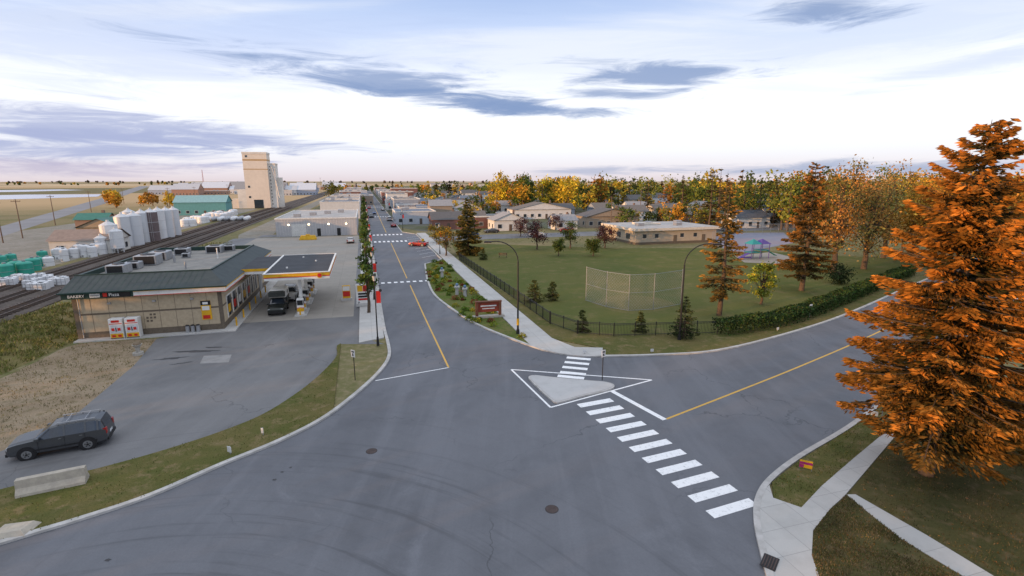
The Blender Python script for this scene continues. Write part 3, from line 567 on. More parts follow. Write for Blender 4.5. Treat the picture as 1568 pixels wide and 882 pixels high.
# ---------------- lamps, signs ---------------------------------------------------
def gooselamp(u,v,side,h=9.6):
    x,y=G(u,v); b=MB(); b.cyl((0,0,.0),(0,0,.5),.2,.17,12); b.cyl((0,0,.5),(0,0,1.2),.12,.11,12); b.cyl((0,0,1.2),(0,0,h-2.2),.10,.075,10)
    pts=[(0,0,h-2.2)]+[(side*2.3*(1-math.cos(t)),0,h-2.2+2.1*math.sin(t)) for t in [i*math.pi/2/8*1.12 for i in range(1,9)]]
    b.pipe(pts,.055,8); e=pts[-1]
    b.bbox(min(e[0],e[0]+side*.75),max(e[0],e[0]+side*.75),-.15,.15,e[2]-.12,e[2]+.06,0,.05); b.box(min(e[0]+side*.1,e[0]+side*.65),max(e[0]+side*.1,e[0]+side*.65),-.11,.11,e[2]-.14,e[2]-.12,1)
    if side<0: b.cyl((0,-.02,1.0),(0,-.02,1.7),.14,.14,12,2)
    b.done('street_lamp',[BLACK,P('lens',(.6,.6,.55)),YE],(x,y,.05),0)
gooselamp(793,512,-1,10.0); gooselamp(1040,521,1,10.0)
def posttop(loc,h=6.0):
    b=MB(); b.cyl((0,0,0),(0,0,.9),.15,.1,10); b.cyl((0,0,.9),(0,0,h),.065,.05,8); b.cyl((-.55,0,h-.5),(.55,0,h-.5),.03,mi=0,n=6); b.cyl((0,0,h),(0,0,h+.5),.12,.2,10,1); b.cyl((0,0,h+.5),(0,0,h+.7),.24,.05,10,0)
    for sx_ in(-.5,.5): b.cyl((sx_,0,h-.85),(sx_,0,h-.5),.01,mi=0,n=4); b.ball((sx_,0,h-.95),.16,0,8,4)
    b.box(.07,.5,-.01,.01,h-2.2,h-1.0,2)
    b.done('street_lamp',[BLACK,P('lantern_glass',(.5,.5,.48)),RED],(loc[0],loc[1],.12),AZ)
posttop(G(579,531),6.5)
for s_ in(70,88,108,135,170,210,260,320): posttop(SF(s_,.6),6.0)
for s_ in(112,172,215,265,330): posttop(SF(s_,15.6 if s_<150 else 11.9),6.0)
def sign(name,loc,h,w_,hh,mt,face=0.0,z=.1,post=GALV,panels=()):
    b=MB(); b.cyl((0,0,0),(0,0,h),.035,n=8,mi=0); b.box(-w_/2,w_/2,-.06,-.035,h-hh,h,1)
    for i,(x0,x1,z0,z1) in enumerate(panels): b.box(x0,x1,-.07,-.06,h-z1,h-z0,2)
    b.done(name,[post,mt,BLACK],(loc[0],loc[1],z),face)
SW=P('sign_white',(.70,.71,.72),sc=2,rough=.4)
sign('traffic_sign',G(922,585),2.6,.36,.6,SW,.5,.15,BLACK,((-.12,.12,.1,.22),(-.06,.06,.3,.5)))
sign('traffic_sign',G(544,584),2.6,.42,.6,SW,-.5,.1,BLACK,((-.14,.14,.1,.2),(-.06,.06,.28,.5)))
sign('traffic_sign',G(1239,487),1.6,.5,.55,SW,.5,.1)
sign('traffic_sign',G(648,383),2.6,.6,.6,YE,0,.1); sign('traffic_sign',G(1350,640),2.4,.45,.45,YE,-.7,.1)
sign('yard_sign',G(353,695,.1),.5,.32,.36,SW,-.4,.1); sign('yard_sign',G(403,666,.1),.5,.16,.35,SW,-.2,.1)
sign('yard_sign',G(1338,640,.1),.5,.4,.3,SW,-.6,.1)
sign('yard_sign',G(895,543),.35,.3,.25,SW,0,.1); sign('yard_sign',G(998,541),.35,.3,.25,SW,0,.1); sign('yard_sign',G(1190,508),.4,.3,.25,SW,.4,.1)
b=MB(); b.cyl((-.3,0,0),(-.3,0,.5),.015,n=6); b.cyl((.3,0,0),(.3,0,.5),.015,n=6); b.box(-.32,.32,-.02,0,.15,.6,1); b.box(-.32,.32,-.03,-.02,.36,.5,2); b.box(-.32,-.1,-.03,-.02,.16,.34,3)
b.done('yard_sign',[GALV,YE,P('magenta_panel',(.35,.02,.16)),P('magenta_panel',(1,1,1))],(*G(1233,720,.1),.1),-.45)
b=MB(); b.box(-.9,.9,-.15,.15,.15,.5,3); b.box(-.85,-.7,-.1,.1,.5,3.0,0); b.box(.7,.85,-.1,.1,.5,3.0,0); b.box(-.7,.7,-.12,.12,.8,3.0,0); b.box(-.66,-.02,-.14,-.12,2.1,2.9,1); b.box(.02,.66,-.14,-.12,2.1,2.9,2)
for k in range(3): b.box(-.6,.6,-.14,-.12,.95+k*.36,1.2+k*.36,[2,4,4][k])
b.done('fuel_price_sign',[WH,YE,RED,CONC,BLACK],(*SF(66.5,-.8),0),AZ)
b=MB(); b.box(-.7,.7,-.3,.3,0,.35,2); b.box(-.5,.5,-.15,.15,.35,2.1,0); b.box(-.45,.45,-.17,-.15,.6,1.3,1); b.box(-.45,.45,-.17,-.15,1.4,2.0,3)
b.done('notice_board',[YE,RED,CONC,WH],(*SF(71,-3.0),0),AZ)
b=MB(); b.cyl((0,0,0),(0,0,.25),.45,.45,16); b.cyl((0,0,.25),(0,0,.75),.16,.2,12); b.cyl((0,0,.75),(0,0,1.0),.25,.4,16); b.ball((0,0,1.0),.33,1,12,5,.8,True)
b.done('stone_urn',[P('urn_stone',(.42,.4,.36)),P('urn_soil',(.2,.15,.1))],G(212,543))
b=MB(); b.box(-1.55,-1.25,-.2,.2,0,1.9,1); b.box(1.25,1.55,-.2,.2,0,1.9,1); b.box(-1.25,1.25,-.08,.08,.7,1.85,0); b.box(-1.9,1.9,-.35,.35,0,.25,2); b.box(-.95,.95,-.1,-.08,1.35,1.5,3); b.box(-.75,.75,-.1,-.08,1.05,1.15,3); b.box(-1.6,1.6,-.24,.24,1.9,2.0,1)
b.done('town_name_sign',[P('brown_board',(.25,.05,.03)),P('brown_post',(.17,.07,.04)),P('urn_stone',(1,1,1)),SW],(*G(748,487),.1),.25)
for u,v in((700,452),(677,425),(712,455)):
    b=MB(); b.cyl((0,0,0),(0,0,1.0),.25,.2,10); b.bbox(-.35,.35,-.35,.35,1.0,1.25,0,.05); b.ball((0,0,1.45),.22,1,10,5); b.done('garden_pedestal',[CONC,P('blue_ball',(.15,.25,.4))],(*G(u,v),.1))
def bench(loc,rz):
    b=MB()
    for k in range(4): b.box(-.9,.9,-.22+k*.12,-.13+k*.12,.43,.46,0)
    for k in range(3): b.box(-.9,.9,.27,.30,.55+k*.14,.65+k*.14,0)
    for x in(-.75,.75): b.box(x-.04,x+.04,-.2,-.14,0,.43,1); b.box(x-.04,x+.04,.24,.30,0,.95,1); b.box(x-.04,x+.04,-.14,.24,.38,.43,1)
    b.done('park_bench',[P('bench_wood',(.25,.14,.07)),BLACK],(*loc,.12),rz)
bench(G(708,452),AZ-1.2); bench(G(770,395),0)
# ---------------- fences ---------------------------------------------------------
def ironfence(pts,h=1.45,name='iron_fence'):
    b=MB()
    for a,c in zip(pts[:-1],pts[1:]):
        a=Vector(a);c=Vector(c);L=(c-a).length;d=(c-a)/L
        for z in(.2,h-.18,h-.04): ribbon(b,[tuple(a),tuple(c)],.04,z+.045,z)
        n=int(L/.16)
        for k in range(n+1):
            p=a+d*(k*.16); w_=.011 if k%14 else .04; hh=h if k%14 else h+.12; b.box(p.x-w_,p.x+w_,p.y-w_,p.y+w_,.02,hh)
    b.done(name,[BLACK])
ironfence(GP([(703,398),(760,438),(843,497),(885,512),(940,516),(1095,512)]))
m,nt_,bs=newmat('chain_link'); bs.inputs['Base Color'].default_value=(.40,.42,.44,1); bs.inputs['Metallic'].default_value=.2; bs.inputs['Roughness'].default_value=.6
trn=nt_.nodes.new('ShaderNodeBsdfTransparent'); msx=nt_.nodes.new('ShaderNodeMixShader'); msx.inputs[0].default_value=.09
nt_.links.new(trn.outputs[0],msx.inputs[1]); nt_.links.new(bs.outputs[0],msx.inputs[2]); nt_.links.new(msx.outputs[0],nt_.nodes['Material Output'].inputs[0]); CHAIN=m
pts=GP([(897,460),(928,470),(962,476),(1000,474),(1042,466)]); b=MB(); hB=4.6
for i,(a,c) in enumerate(zip(pts[:-1],pts[1:])):
    for z in(.05,2.3,hB): b.cyl((*a,z),(*c,z),.025,n=6)
    b.add([(*a,.05),(*c,.05),(*c,hB),(*a,hB)],[(0,1,2,3)],1)
    L=math.hypot(c[0]-a[0],c[1]-a[1])
    n=int((L+hB)/.4)
    for k in range(n):
        o=k*.4
        x0=max(0,o-hB);z0=min(o,hB);x1=min(o,L);z1=o-x1
        for fl in(0,1):
            f=lambda x:(L-x if fl else x)
            pA=(a[0]+(c[0]-a[0])*f(x0)/L,a[1]+(c[1]-a[1])*f(x0)/L,z0);pB=(a[0]+(c[0]-a[0])*f(x1)/L,a[1]+(c[1]-a[1])*f(x1)/L,z1)
            if (Vector(pA)-Vector(pB)).length>.1: b.cyl(pA,pB,.006,n=3)
for a in pts: b.cyl((*a,0),(*a,hB+.1),.045,n=8)
b.done('backstop_fence',[GALV,CHAIN])
hp=smooth(GP([(1098,512),(1200,496),(1300,459),(1392,420)]),6); tg=TG()
for a,c in zip(hp[:-1],hp[1:]):
    a=np.array(a);c=np.array(c);d=(c-a);L=np.linalg.norm(d);d/=L;q=np.array([-d[1],d[0]]); n=int(L*420)
    t=R.rand(n)*L; s_=R.uniform(-1,1,n); zt=R.rand(n)**.5; k=R.randint(0,3,n); s_=np.where(k==0,np.sign(s_),s_); zt=np.where(k==1,1,zt)
    C=np.zeros((n,3)); C[:,:2]=a+np.outer(t,d)+np.outer(s_*.95+R.normal(0,.06,n),q); C[:,2]=zt*(1.5+.12*np.sin(t*1.3+a[0]))+R.normal(0,.06,n)
    sz=R.uniform(.07,.16,n); tg.leaves(C,sz,sz*.7,vary((.05,.085,.024),n,.5,.25))
tg.tube([(hp[0][0],hp[0][1],0),(hp[0][0],hp[0][1],.8)],[.05,.03]); tg.done('hedge')
def inpoly(P_,poly):
    x,y=P_[:,0],P_[:,1]; ins=np.zeros(len(P_),bool); n=len(poly); j=n-1
    for i in range(n):
        xi,yi=poly[i];xj,yj=poly[j]; c=((yi>y)!=(yj>y))&(x<(xj-xi)*(y-yi)/(yj-yi+1e-12)+xi); ins^=c; j=i
    return ins
def scatter(poly,n):
    a=np.array(poly); lo=a.min(0);hi=a.max(0); Q=R.uniform(lo,hi,(n,2)); return Q[inpoly(Q,poly)]
tg=TG()
for q_ in scatter(bed,420):
    r_=R.uniform(.2,.65); cc=[(.09,.16,.02),(.16,.22,.03),(.36,.30,.03),(.22,.08,.04),(.11,.18,.03),(.2,.24,.04)][R.randint(6)]
    n=110; u=R.normal(size=(n,3));u/=np.linalg.norm(u,axis=1,keepdims=True);u[:,2]=abs(u[:,2]); C=np.array([*q_,.1])+u*r_*R.uniform(.6,1.1,(n,1)); sz=R.uniform(.06,.15,n); tg.leaves(C,sz,sz*.5,vary(cc,n,.4,.2))
tg.tube([(bed[0][0],bed[0][1],0),(bed[0][0],bed[0][1],.3)],[.02,.01]); tg.done('flower_bed')
tg=TG()
vp=kl[1:i0+1]+fe[4:]+[(-62,-6)]
l1=GP([(1367,606),(1300,658),(1228,702),(1182,738),(1185,763),(1226,778),(1258,745),(1303,706),(1368,652)],.1)
l2=GP([(1245,812),(1272,779),(1293,761),(1296,757),(1380,825),(1480,885),(1500,930),(1262,930),(1243,850)],.1); l3=GP([(1312,757),(1328,719),(1374,665),(1500,600),(1640,700),(1640,930),(1545,890),(1420,820)],.1)
def blades(poly,n,hh,cols,z=.1,sp=.4):
    Q=scatter(poly,n)
    keep=np.sin(Q[:,0]*1.7+np.sin(Q[:,1]*1.3)*2)+np.sin(Q[:,1]*2.3+Q[:,0])+R.normal(0,.8,len(Q))>-.6; Q=Q[keep]; m_=len(Q)
    C=np.column_stack([Q,np.full(m_,z)+hh*.35]); A=R.normal(0,sp,(m_,3));A[:,2]=1; L=hh*R.uniform(.3,.8,m_)
    cc=np.array(cols)[R.randint(0,len(cols),m_)]*R.uniform(.6,1.3,(m_,1)); tg.leaves(C,L,L*.18+.006,cc,A)
GC=[(.11,.135,.032),(.15,.145,.047),(.23,.18,.085),(.07,.10,.025)]
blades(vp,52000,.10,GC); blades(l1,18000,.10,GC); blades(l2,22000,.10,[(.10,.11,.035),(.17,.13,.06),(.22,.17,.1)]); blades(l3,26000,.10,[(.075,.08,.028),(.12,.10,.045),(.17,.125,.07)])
wl=GP([(-120,500),(0,492),(112,462),(122,520),(60,548),(0,575),(-120,620)]); WG=[(.19,.21,.055),(.26,.25,.09),(.36,.29,.14),(.15,.17,.045)]; blades(wl,32000,.36,WG,0,.5)
sheet('wild_grass_patch',wl,.003,WILD)
blades(GP([(-150,640),(0,580),(60,552),(120,527),(240,519),(205,560),(110,640),(20,684)]),7000,.16,[(.3,.25,.14),(.2,.18,.08)],0)
blades([SF(60,-40),SF(60,-29.5),SF(150,-34),SF(150,-40)],20000,.45,WG,0,.5)
tg.tube([(vp[0][0],vp[0][1],0),(vp[0][0],vp[0][1],.1)],[.01,.01]); tg.done('grass')
# fallen leaves under the spruces and along the right-hand lawns
tg=TG()
for poly,n in((l3,2600),(l2,900),(l1,500)):
    Q=scatter(poly,n); C=np.column_stack([Q,np.full(len(Q),.125)]); A=R.normal(0,1,(len(Q),3));A[:,2]*=.2; B=R.normal(0,.3,(len(Q),3));B[:,2]+=1
    sz=R.uniform(.02,.045,len(Q)); tg.leaves(C,sz,sz*.7,vary((.28,.15,.05),len(Q),.5,.2),A,np.cross(A,B))
tg.tube([(Q[0][0],Q[0][1],.09),(Q[0][0]+.2,Q[0][1],.12)],[.01,.01]); tg.done('fallen_leaves')
# ---------------- trees ----------------------------------------------------------
ORI=(.045,.045,.018); ORO=(.56,.215,.032)  # dark inside and orange tips: shade and warm sunlight painted into needle colour
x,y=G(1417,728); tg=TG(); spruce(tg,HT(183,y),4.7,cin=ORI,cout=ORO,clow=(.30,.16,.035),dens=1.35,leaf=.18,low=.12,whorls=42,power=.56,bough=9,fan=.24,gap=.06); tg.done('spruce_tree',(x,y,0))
x,y=G(1560,705); tg=TG(); spruce(tg,11.5,4.6,cin=(.03,.04,.018),cout=(.14,.10,.03),clow=(.06,.065,.025),dens=1.1,leaf=.2,low=.07,whorls=28,power=.7,bough=9,fan=.25); tg.done('spruce_tree',(x+3.0,y-1.0,0))
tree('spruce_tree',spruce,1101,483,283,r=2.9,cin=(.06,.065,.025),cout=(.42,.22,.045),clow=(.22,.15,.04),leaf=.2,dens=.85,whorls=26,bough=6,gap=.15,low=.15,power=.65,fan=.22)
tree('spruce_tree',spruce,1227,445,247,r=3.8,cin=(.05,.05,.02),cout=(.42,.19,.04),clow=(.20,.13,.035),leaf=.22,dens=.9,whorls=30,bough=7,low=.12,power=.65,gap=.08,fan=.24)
tree('spruce_tree',spruce,717,390,304,r=4.0,cin=(.05,.065,.02),cout=(.22,.17,.045),leaf=.28,dens=.8,whorls=22,low=.06,gap=.1)
tree('spruce_tree',spruce,1046,519,452,r=1.5,cin=(.03,.05,.02),cout=(.07,.10,.035),leaf=.12,whorls=16)
for u,vb,vt,r_ in((818,462,427,1.6),(846,460,430,1.4),(980,508,476,.9),(891,508,472,.9),(740,398,380,1.0)): tree('spruce_sapling',spruce,u,vb,vt,r=r_,cin=(.05,.07,.02),cout=(.12,.14,.045),leaf=.13,whorls=12,low=.03)
for u,vb,vt,r_,c,c2 in((822,382,338,2.9,(.06,.022,.03),(.09,.035,.04)),(873,380,338,2.2,(.07,.11,.03),None),(926,380,345,2.6,(.065,.025,.03),None),(908,392,362,1.6,(.09,.13,.03),None),(855,392,366,1.3,(.08,.12,.03),None),(797,362,334,2.6,(.075,.03,.035),None),(850,352,330,2.4,(.09,.04,.04),None),(683,392,345,2.2,(.40,.25,.03),(.1,.1,.03)),(1165,466,400,1.5,(.46,.40,.04),(.26,.30,.05)),(668,372,345,2.0,(.25,.2,.04),None)):
    tree('young_tree',broad,u,vb,vt,r=r_,col=c,col2=c2,n=1500,leaf=.16,clumps=22,trunk=.22)
for k,s_ in enumerate((63,80,97,116,137,162,190,222,258,300,345)):
    tg=TG(); broad(tg,7.2+R.uniform(-.6,.6),1.0,(.085,.15,.035),n=1300,leaf=.15,clumps=20,trunk=.33,col2=(.12,.17,.04)); tg.done('street_tree',(*SF(s_,-.2),.1))
for (u,vb,vt,r_,c,c2,n,fl) in((1275,418,246,4.8,(.48,.25,.07),(.26,.22,.07),5200,.8),(1322,412,252,4.8,(.46,.29,.09),(.28,.26,.09),5200,.8),(1352,395,254,5.5,(.48,.28,.08),(.35,.22,.07),4200,.6),(1395,402,276,5.5,(.56,.26,.04),(.58,.36,.06),6500,1),(1440,410,266,6,(.60,.27,.04),(.46,.32,.06),6500,1),(1500,425,284,5.5,(.5,.22,.035),(.2,.18,.04),5500,1),(1565,430,258,6,(.60,.28,.05),(.44,.24,.05),6500,1)):
    tree('autumn_tree',broad,u,vb,vt,r=r_,col=c,col2=c2,n=n,leaf=.22,clumps=56,trunk=.2,fill=fl)
tree('shrub',broad,1282,434,404,r=1.9,col=(.035,.055,.02),n=1600,leaf=.14,clumps=18,trunk=.05)
def mass(name,items):
    tg=TG()
    for (x,y,h,r_,c,kind,n,lf) in items:
        if kind=='s': spruce(tg,h,r_,x,y,cin=tuple(a*.5 for a in c),cout=c,leaf=lf*1.1,dens=.22,whorls=12,bough=5,low=.04)
        else: broad(tg,h,r_,c,x,y,n=n,leaf=lf,clumps=16,trunk=.12,limb=False)
    tg.done(name)
PAL=[(.60,.42,.05),(.55,.28,.04),(.09,.125,.03),(.20,.22,.045),(.06,.085,.025),(.40,.2,.04),(.55,.40,.05),(.12,.16,.035),(.26,.28,.05),(.08,.11,.03)]
def band(n,u0,u1,v0,v1,h0,h1,lf,nn,ps=.25,pal=PAL,wf=(.26,.38)):
    L=[]
    for i in range(n):
        x,y=G(R.uniform(u0,u1),R.uniform(v0,v1)); h=R.uniform(h0,h1); k='s' if R.rand()<ps else 'b'
        c=pal[R.randint(len(pal))] if k=='b' else [(.08,.07,.03),(.16,.10,.035),(.05,.055,.025)][R.randint(3)]
        L.append((x,y,h,h*R.uniform(*wf) if k=='b' else h*.2,c,k,nn,lf))
    return L
mass('distant_trees',band(105,1095,1640,336,356,12,20.0,.5,420,.18)+band(30,1380,1640,360,392,9,14,.4,600,.1))
mass('distant_trees',band(75,760,1095,305,326,11,20.5,.75,300,.15)+band(90,1080,1700,314,332,14,23,.75,260,.28)+band(20,755,885,316,328,16,21,.65,420,.0,[(.62,.44,.04),(.55,.32,.04),(.12,.16,.03),(.07,.11,.03)]))
mass('distant_trees',band(230,600,1600,290,303,9,17,1.1,110)+band(95,640,1100,300,328,5,11,.5,160,.15)+band(30,640,760,318,338,4,8,.35,200,.1)+band(26,930,1090,338,350,5,9,.35,260,.2)+band(20,510,600,289,296,8,13,1.1,110))
mass('distant_trees',band(9,163,188,310,320,7,11,.6,300,0,PAL[:2])+band(14,205,275,306,318,5,9,.6,220,0,PAL[:2]+PAL[5:6])+band(4,500,520,300,304,12,16,.8,200,0,[(.12,.13,.03)])+band(70,0,520,281.5,284,6,12,2.5,30,0))
mass('distant_trees',band(160,-200,1800,279.3,281,10,18,6,16,0,[(.16,.12,.08),(.2,.15,.1),(.11,.11,.08)]))
mass('spruce_group',[( *G(u,v),HT(vt,G(u,v)[1]),3.4,(.09,.075,.03),'s',0,.4) for u,v,vt in((1085,352,254),(1097,352,256),(1107,354,261),(1182,348,268),(990,335,275),(1042,345,266),(908,325,272),(935,325,273))])
L=[]  # unseen tree row, added to throw shade over the store and pumps
for k in range(34):
    t=k/33; L.append((-118+70*t+R.uniform(-3,3),92-118*t+R.uniform(-3,3),R.uniform(10,12.5),R.uniform(3.2,4.2),(.3,.22,.05),'b',220,.7))
mass('offscreen_shade_trees',L)
# ---------------- buildings ------------------------------------------------------
WALLS=[(.62,.63,.63),(.5,.46,.40),(.22,.11,.09),(.42,.46,.52),(.68,.68,.67),(.33,.27,.21),(.3,.34,.4),(.18,.09,.075)]
WP=[WALLS[i] for i in(0,0,1,3,4,4,5,6)]
ROOFS=[(.12,.12,.125),(.17,.155,.145),(.09,.10,.12),(.30,.30,.31),(.18,.12,.10),(.16,.20,.26)]
RP=[ROOFS[i] for i in(0,0,1,2,3,5)]
TRIM=P('white_trim',(.68,.68,.66),rough=.6); DOOR=P('door_paint',(.12,.09,.07))
def house(name,loc,w_,d_,h,wc,rc,gable=True,rz=AZ,storeys=1,axis='x'):
    b=MB(); b.box(0,w_,0,d_,0,h,0); ov=.4
    if gable:
        rh=min(w_,d_)*.27; z0=h-.02
        if axis=='x':
            V=[(-ov,-ov,z0),(w_+ov,-ov,z0),(w_+ov,d_+ov,z0),(-ov,d_+ov,z0),(-ov,d_/2,z0+rh),(w_+ov,d_/2,z0+rh)]
            b.add(V,[(0,1,5,4),(2,3,4,5),(0,3,2,1)],1); b.add([(0,0,z0+.05),(0,d_,z0+.05),(0,d_/2,z0+rh-.05),(w_,0,z0+.05),(w_,d_,z0+.05),(w_,d_/2,z0+rh-.05)],[(0,2,1),(3,4,5)],0)
        else:
            V=[(-ov,-ov,z0),(w_+ov,-ov,z0),(w_+ov,d_+ov,z0),(-ov,d_+ov,z0),(w_/2,-ov,z0+rh),(w_/2,d_+ov,z0+rh)]
            b.add(V,[(0,4,5,3),(1,2,5,4),(0,3,2,1)],1); b.add([(0,0,z0+.05),(w_,0,z0+.05),(w_/2,0,z0+rh-.05),(0,d_,z0+.05),(w_,d_,z0+.05),(w_/2,d_,z0+rh-.05)],[(0,1,2),(3,5,4)],0)
        b.box(w_*.7,w_*.7+.6,d_*.55,d_*.55+.6,h,h+rh+.7,4)
    else:
        b.box(-.1,w_+.1,-.1,.2,h,h+.45,3); b.box(-.1,w_+.1,d_-.2,d_+.1,h,h+.45,3); b.box(-.1,.2,.2,d_-.2,h,h+.45,3); b.box(w_-.2,w_+.1,.2,d_-.2,h,h+.45,3); b.box(.2,w_-.2,.2,d_-.2,h,h+.1,1)
        for k in range(max(1,int(w_*d_/120))): x0=rnd.uniform(1,max(1.1,w_-3));y0=rnd.uniform(1,max(1.1,d_-3)); b.bbox(x0,x0+1.6,y0,y0+1.6,h+.1,h+1.2,5,.05)
    for st in range(storeys):
        zb=.9+st*3; n=max(2,int(w_/3.2))
        for k in range(n):
            x0=(k+.5)*w_/n
            if st==0 and k==n//2: b.box(x0-.5,x0+.5,-.05,0,0,2.1,6); continue
            b.box(x0-.75,x0+.75,-.06,0,zb-.08,zb+1.33,3); b.box(x0-.65,x0+.65,-.08,-.06,zb,zb+1.25,2)
        n=max(2,int(d_/3.6))
        for k in range(n):
            y0=(k+.5)*d_/n
            for xs,x1,x2 in((-1,-.06,-.08),(1,w_+.06,w_+.08)):
                b.box(min(x1,x1-xs*.06),max(x1,x1-xs*.06),y0-.7,y0+.7,zb-.08,zb+1.3,3); b.box(min(x1,x2),max(x1,x2),y0-.6,y0+.6,zb,zb+1.2,2)
    key=tuple(round(c,2) for c in wc); kr_=tuple(round(c,2) for c in rc)
    b.done(name,[P('siding%s'%(key,),wc,tuple(c*.85 for c in wc),.8),P('roofing%s'%(kr_,),rc,tuple(c*.8 for c in rc),1.2,.9),GLASS,TRIM,P('chimney_brick',(.22,.15,.12)),GALV,DOOR],(loc[0],loc[1],0),rz)
b=MB(); W=22.5; D=45
b.box(0,W,0,D,0,5.0,0); b.box(-.15,W+.15,-.15,.25,5.0,5.35,1); b.box(-.15,W+.15,D-.2,D+.15,5.0,5.35,1); b.box(-.15,.2,.25,D-.2,5.0,5.35,1); b.box(W-.2,W+.15,.25,D-.2,5.0,5.35,1); b.box(.2,W-.2,.25,D-.2,5.0,5.1,2)
for x in(3.5,9.0,14.5,19.5): b.box(x-.2,x+.2,-.15,0,3.3,3.6,4)
b.box(4.2,8.2,-.06,0,0.02,3.6,1)
for x in(11.2,16.8): b.box(x,x+1,-.06,0,.02,2.2,3)
for k in range(30): b.box(k*.75+.3,k*.75+.36,-.03,0,.5,4.9,1)
for k in range(4): b.bbox(4+k*4,6+k*4,8+k*7,10+k*7,5.1,6.2,5,.1)
b.done('warehouse',[P('warehouse_panel',(.44,.44,.45),(.38,.38,.4),.4),TRIM,P('pale_roof',(.46,.44,.42),sc=.5),BLACK,EM('wall_lamp',(1,.75,.4),9),GALV],SF(160.5,-25),AZ)
b=MB(); b.box(-2.2,2.2,-1,1,.02,.35,0); b.add([(-2.2,-1,.35),(2.2,-1,.35),(2.2,1,.35),(-2.2,1,.35),(-1.8,-.8,1.2),(1.8,-.8,1.2),(1.8,.8,1.2),(-1.8,.8,1.2)],[(0,1,5,4),(1,2,6,5),(2,3,7,6),(3,0,4,7),(4,5,6,7)],1); b.box(-.5,.5,-.6,.6,1.2,1.5,0)
b.done('yellow_skip',[YE,YE],G(472,367),AZ)
b=MB(); W=24; D=18
CRM=P('cream_stucco',(.42,.36,.28),(.36,.31,.24),.6)
b.box(0,W,0,D,0,3.5,0); b.box(-.7,W+.7,-.7,D+.7,3.5,4.1,1); b.box(-.5,W+.5,-.5,D+.5,4.1,4.16,2)
for x in(2,5.5,13,17): b.box(x,x+1.0,-.05,0,1.6,2.6,3); b.box(x-.1,x+1.1,-.08,-.05,1.48,1.6,1)
for y in(3,8,13): b.box(-.05,0,y,y+2,1.2,2.6,3)
b.box(11,12,-.06,0,0,2.2,4); b.box(19.6,20.6,-.06,0,0,2.2,4); b.box(-.03,W+.03,-.03,D,0,.6,4)
for x,y in((4,6),(9,10),(15,5),(19,11)): b.bbox(x,x+1.8,y,y+1.6,4.16,5.0,5,.06)
b.box(6,12,8,13,4.16,4.7,1)
b.done('recreation_building',[CRM,P('cream_fascia',(.66,.61,.53)),P('pale_roof',(.46,.44,.42),sc=.5),GLASS,BRN,GALV],G(973,375),AZ)
b=MB(); CE=P('elevator_concrete',(.70,.63,.55),(.63,.57,.50),.08,.8); CB=P('elevator_band',(.50,.34,.18))
b.box(0,13,0,11,0,31.5,0); b.box(-.2,13.2,-.2,11.2,31.5,32.6,2); b.box(-.06,13.06,-.06,11.06,27.6,28.5,1); b.box(-.06,13.06,-.06,11.06,22.5,23,1)
b.box(13,17,1,11,0,25.5,2); b.box(13.0,17.2,.8,11.2,25.5,26.3,0); b.box(17,19.6,3,9,0,18,2); b.box(-4.5,0,0,9,0,11,2); b.box(-8,-4.5,1,8,0,5.5,0)
for z in(6,12,29.5): b.box(1.5,2.6,-.08,0,z,z+1.2,3)
b.box(4,9,-.08,0,0,5,3); b.pipe([(15,1,25),(17.5,-3,16),(19,-5,6)],.3,8,4)
for z in range(2,25,2): b.box(13.8,14.2,.85,1,z,z+.8,3)
b.done('grain_elevator',[CE,CB,P('elevator_cream',(.74,.71,.66),sc=.1),GLASS,GALV],G(379,319),AZ)
m,nt_,bs=newmat('corrugated_steel'); vv=pos(nt_,True); wv=nt_.nodes.new('ShaderNodeTexWave'); wv.bands_direction='Z'; wv.inputs['Scale'].default_value=2.2; nt_.links.new(vv,wv.inputs[0])
nt_.links.new(mix(nt_,mth(nt_,'MULTIPLY',wv.outputs[1],.5),(.60,.62,.65),(.42,.44,.47)),bs.inputs['Base Color']); bs.inputs['Metallic'].default_value=.15; bs.inputs['Roughness'].default_value=.5; CORR=m
WT=P('white_tank',(.72,.73,.74),(.62,.63,.65),.6,.4); TEAL=P('teal_tank',(.04,.36,.27),sc=.8,rough=.4); BRT=P('brown_steel',(.17,.13,.13),sc=1)
def silo(u,v,r_,h,mt,leg=0,name='grain_silo'):
    x,y=G(u,v); b=MB()
    if leg:
        for i in range(6):
            a=i*math.pi/3; b.cyl((r_*.9*math.cos(a),r_*.9*math.sin(a),0),(r_*.9*math.cos(a),r_*.9*math.sin(a),leg+.5),.08,n=6,mi=1)
        b.cyl((0,0,leg*.3),(0,0,leg),.2,r_,18,0)
    b.cyl((0,0,leg),(0,0,h),r_,r_,24,0); b.cyl((0,0,h),(0,0,h+r_*.5),r_*1.03,.25,24,1); b.cyl((0,0,h+r_*.5),(0,0,h+r_*.5+.3),.3,.25,10,1)
    for z in (h*.33,h*.66): b.cyl((0,0,z),(0,0,z+.08),r_*1.015,n=24,mi=1)
    for o in(-.2,.2): b.cyl((o,-r_-.1,.3),(o,-r_-.1,h),.03,n=4,mi=1)
    b.done(name,[mt,P('silo_cap',(.62,.63,.65),rough=.5)],(x,y,0),rnd.random(),angle=40)
for u,v,r_,h,mt in((193,378,1.65,7.4,CORR),(210,376,1.65,7.5,CORR),(203,369,1.6,7.8,CORR),(222,371,1.6,7.7,CORR),(236,370,1.6,7.9,BRT),(247,366,1.6,7.9,WT),(259,364,1.5,7.8,CORR),(270,361,1.4,7.7,CORR)): silo(u,v,r_,h,mt)
for u,v,r_,h in((172,386,1.7,6.2),(158,389,1.2,3.6),(182,388,1.3,5.0)): silo(u,v,r_,h,WT,1.2)
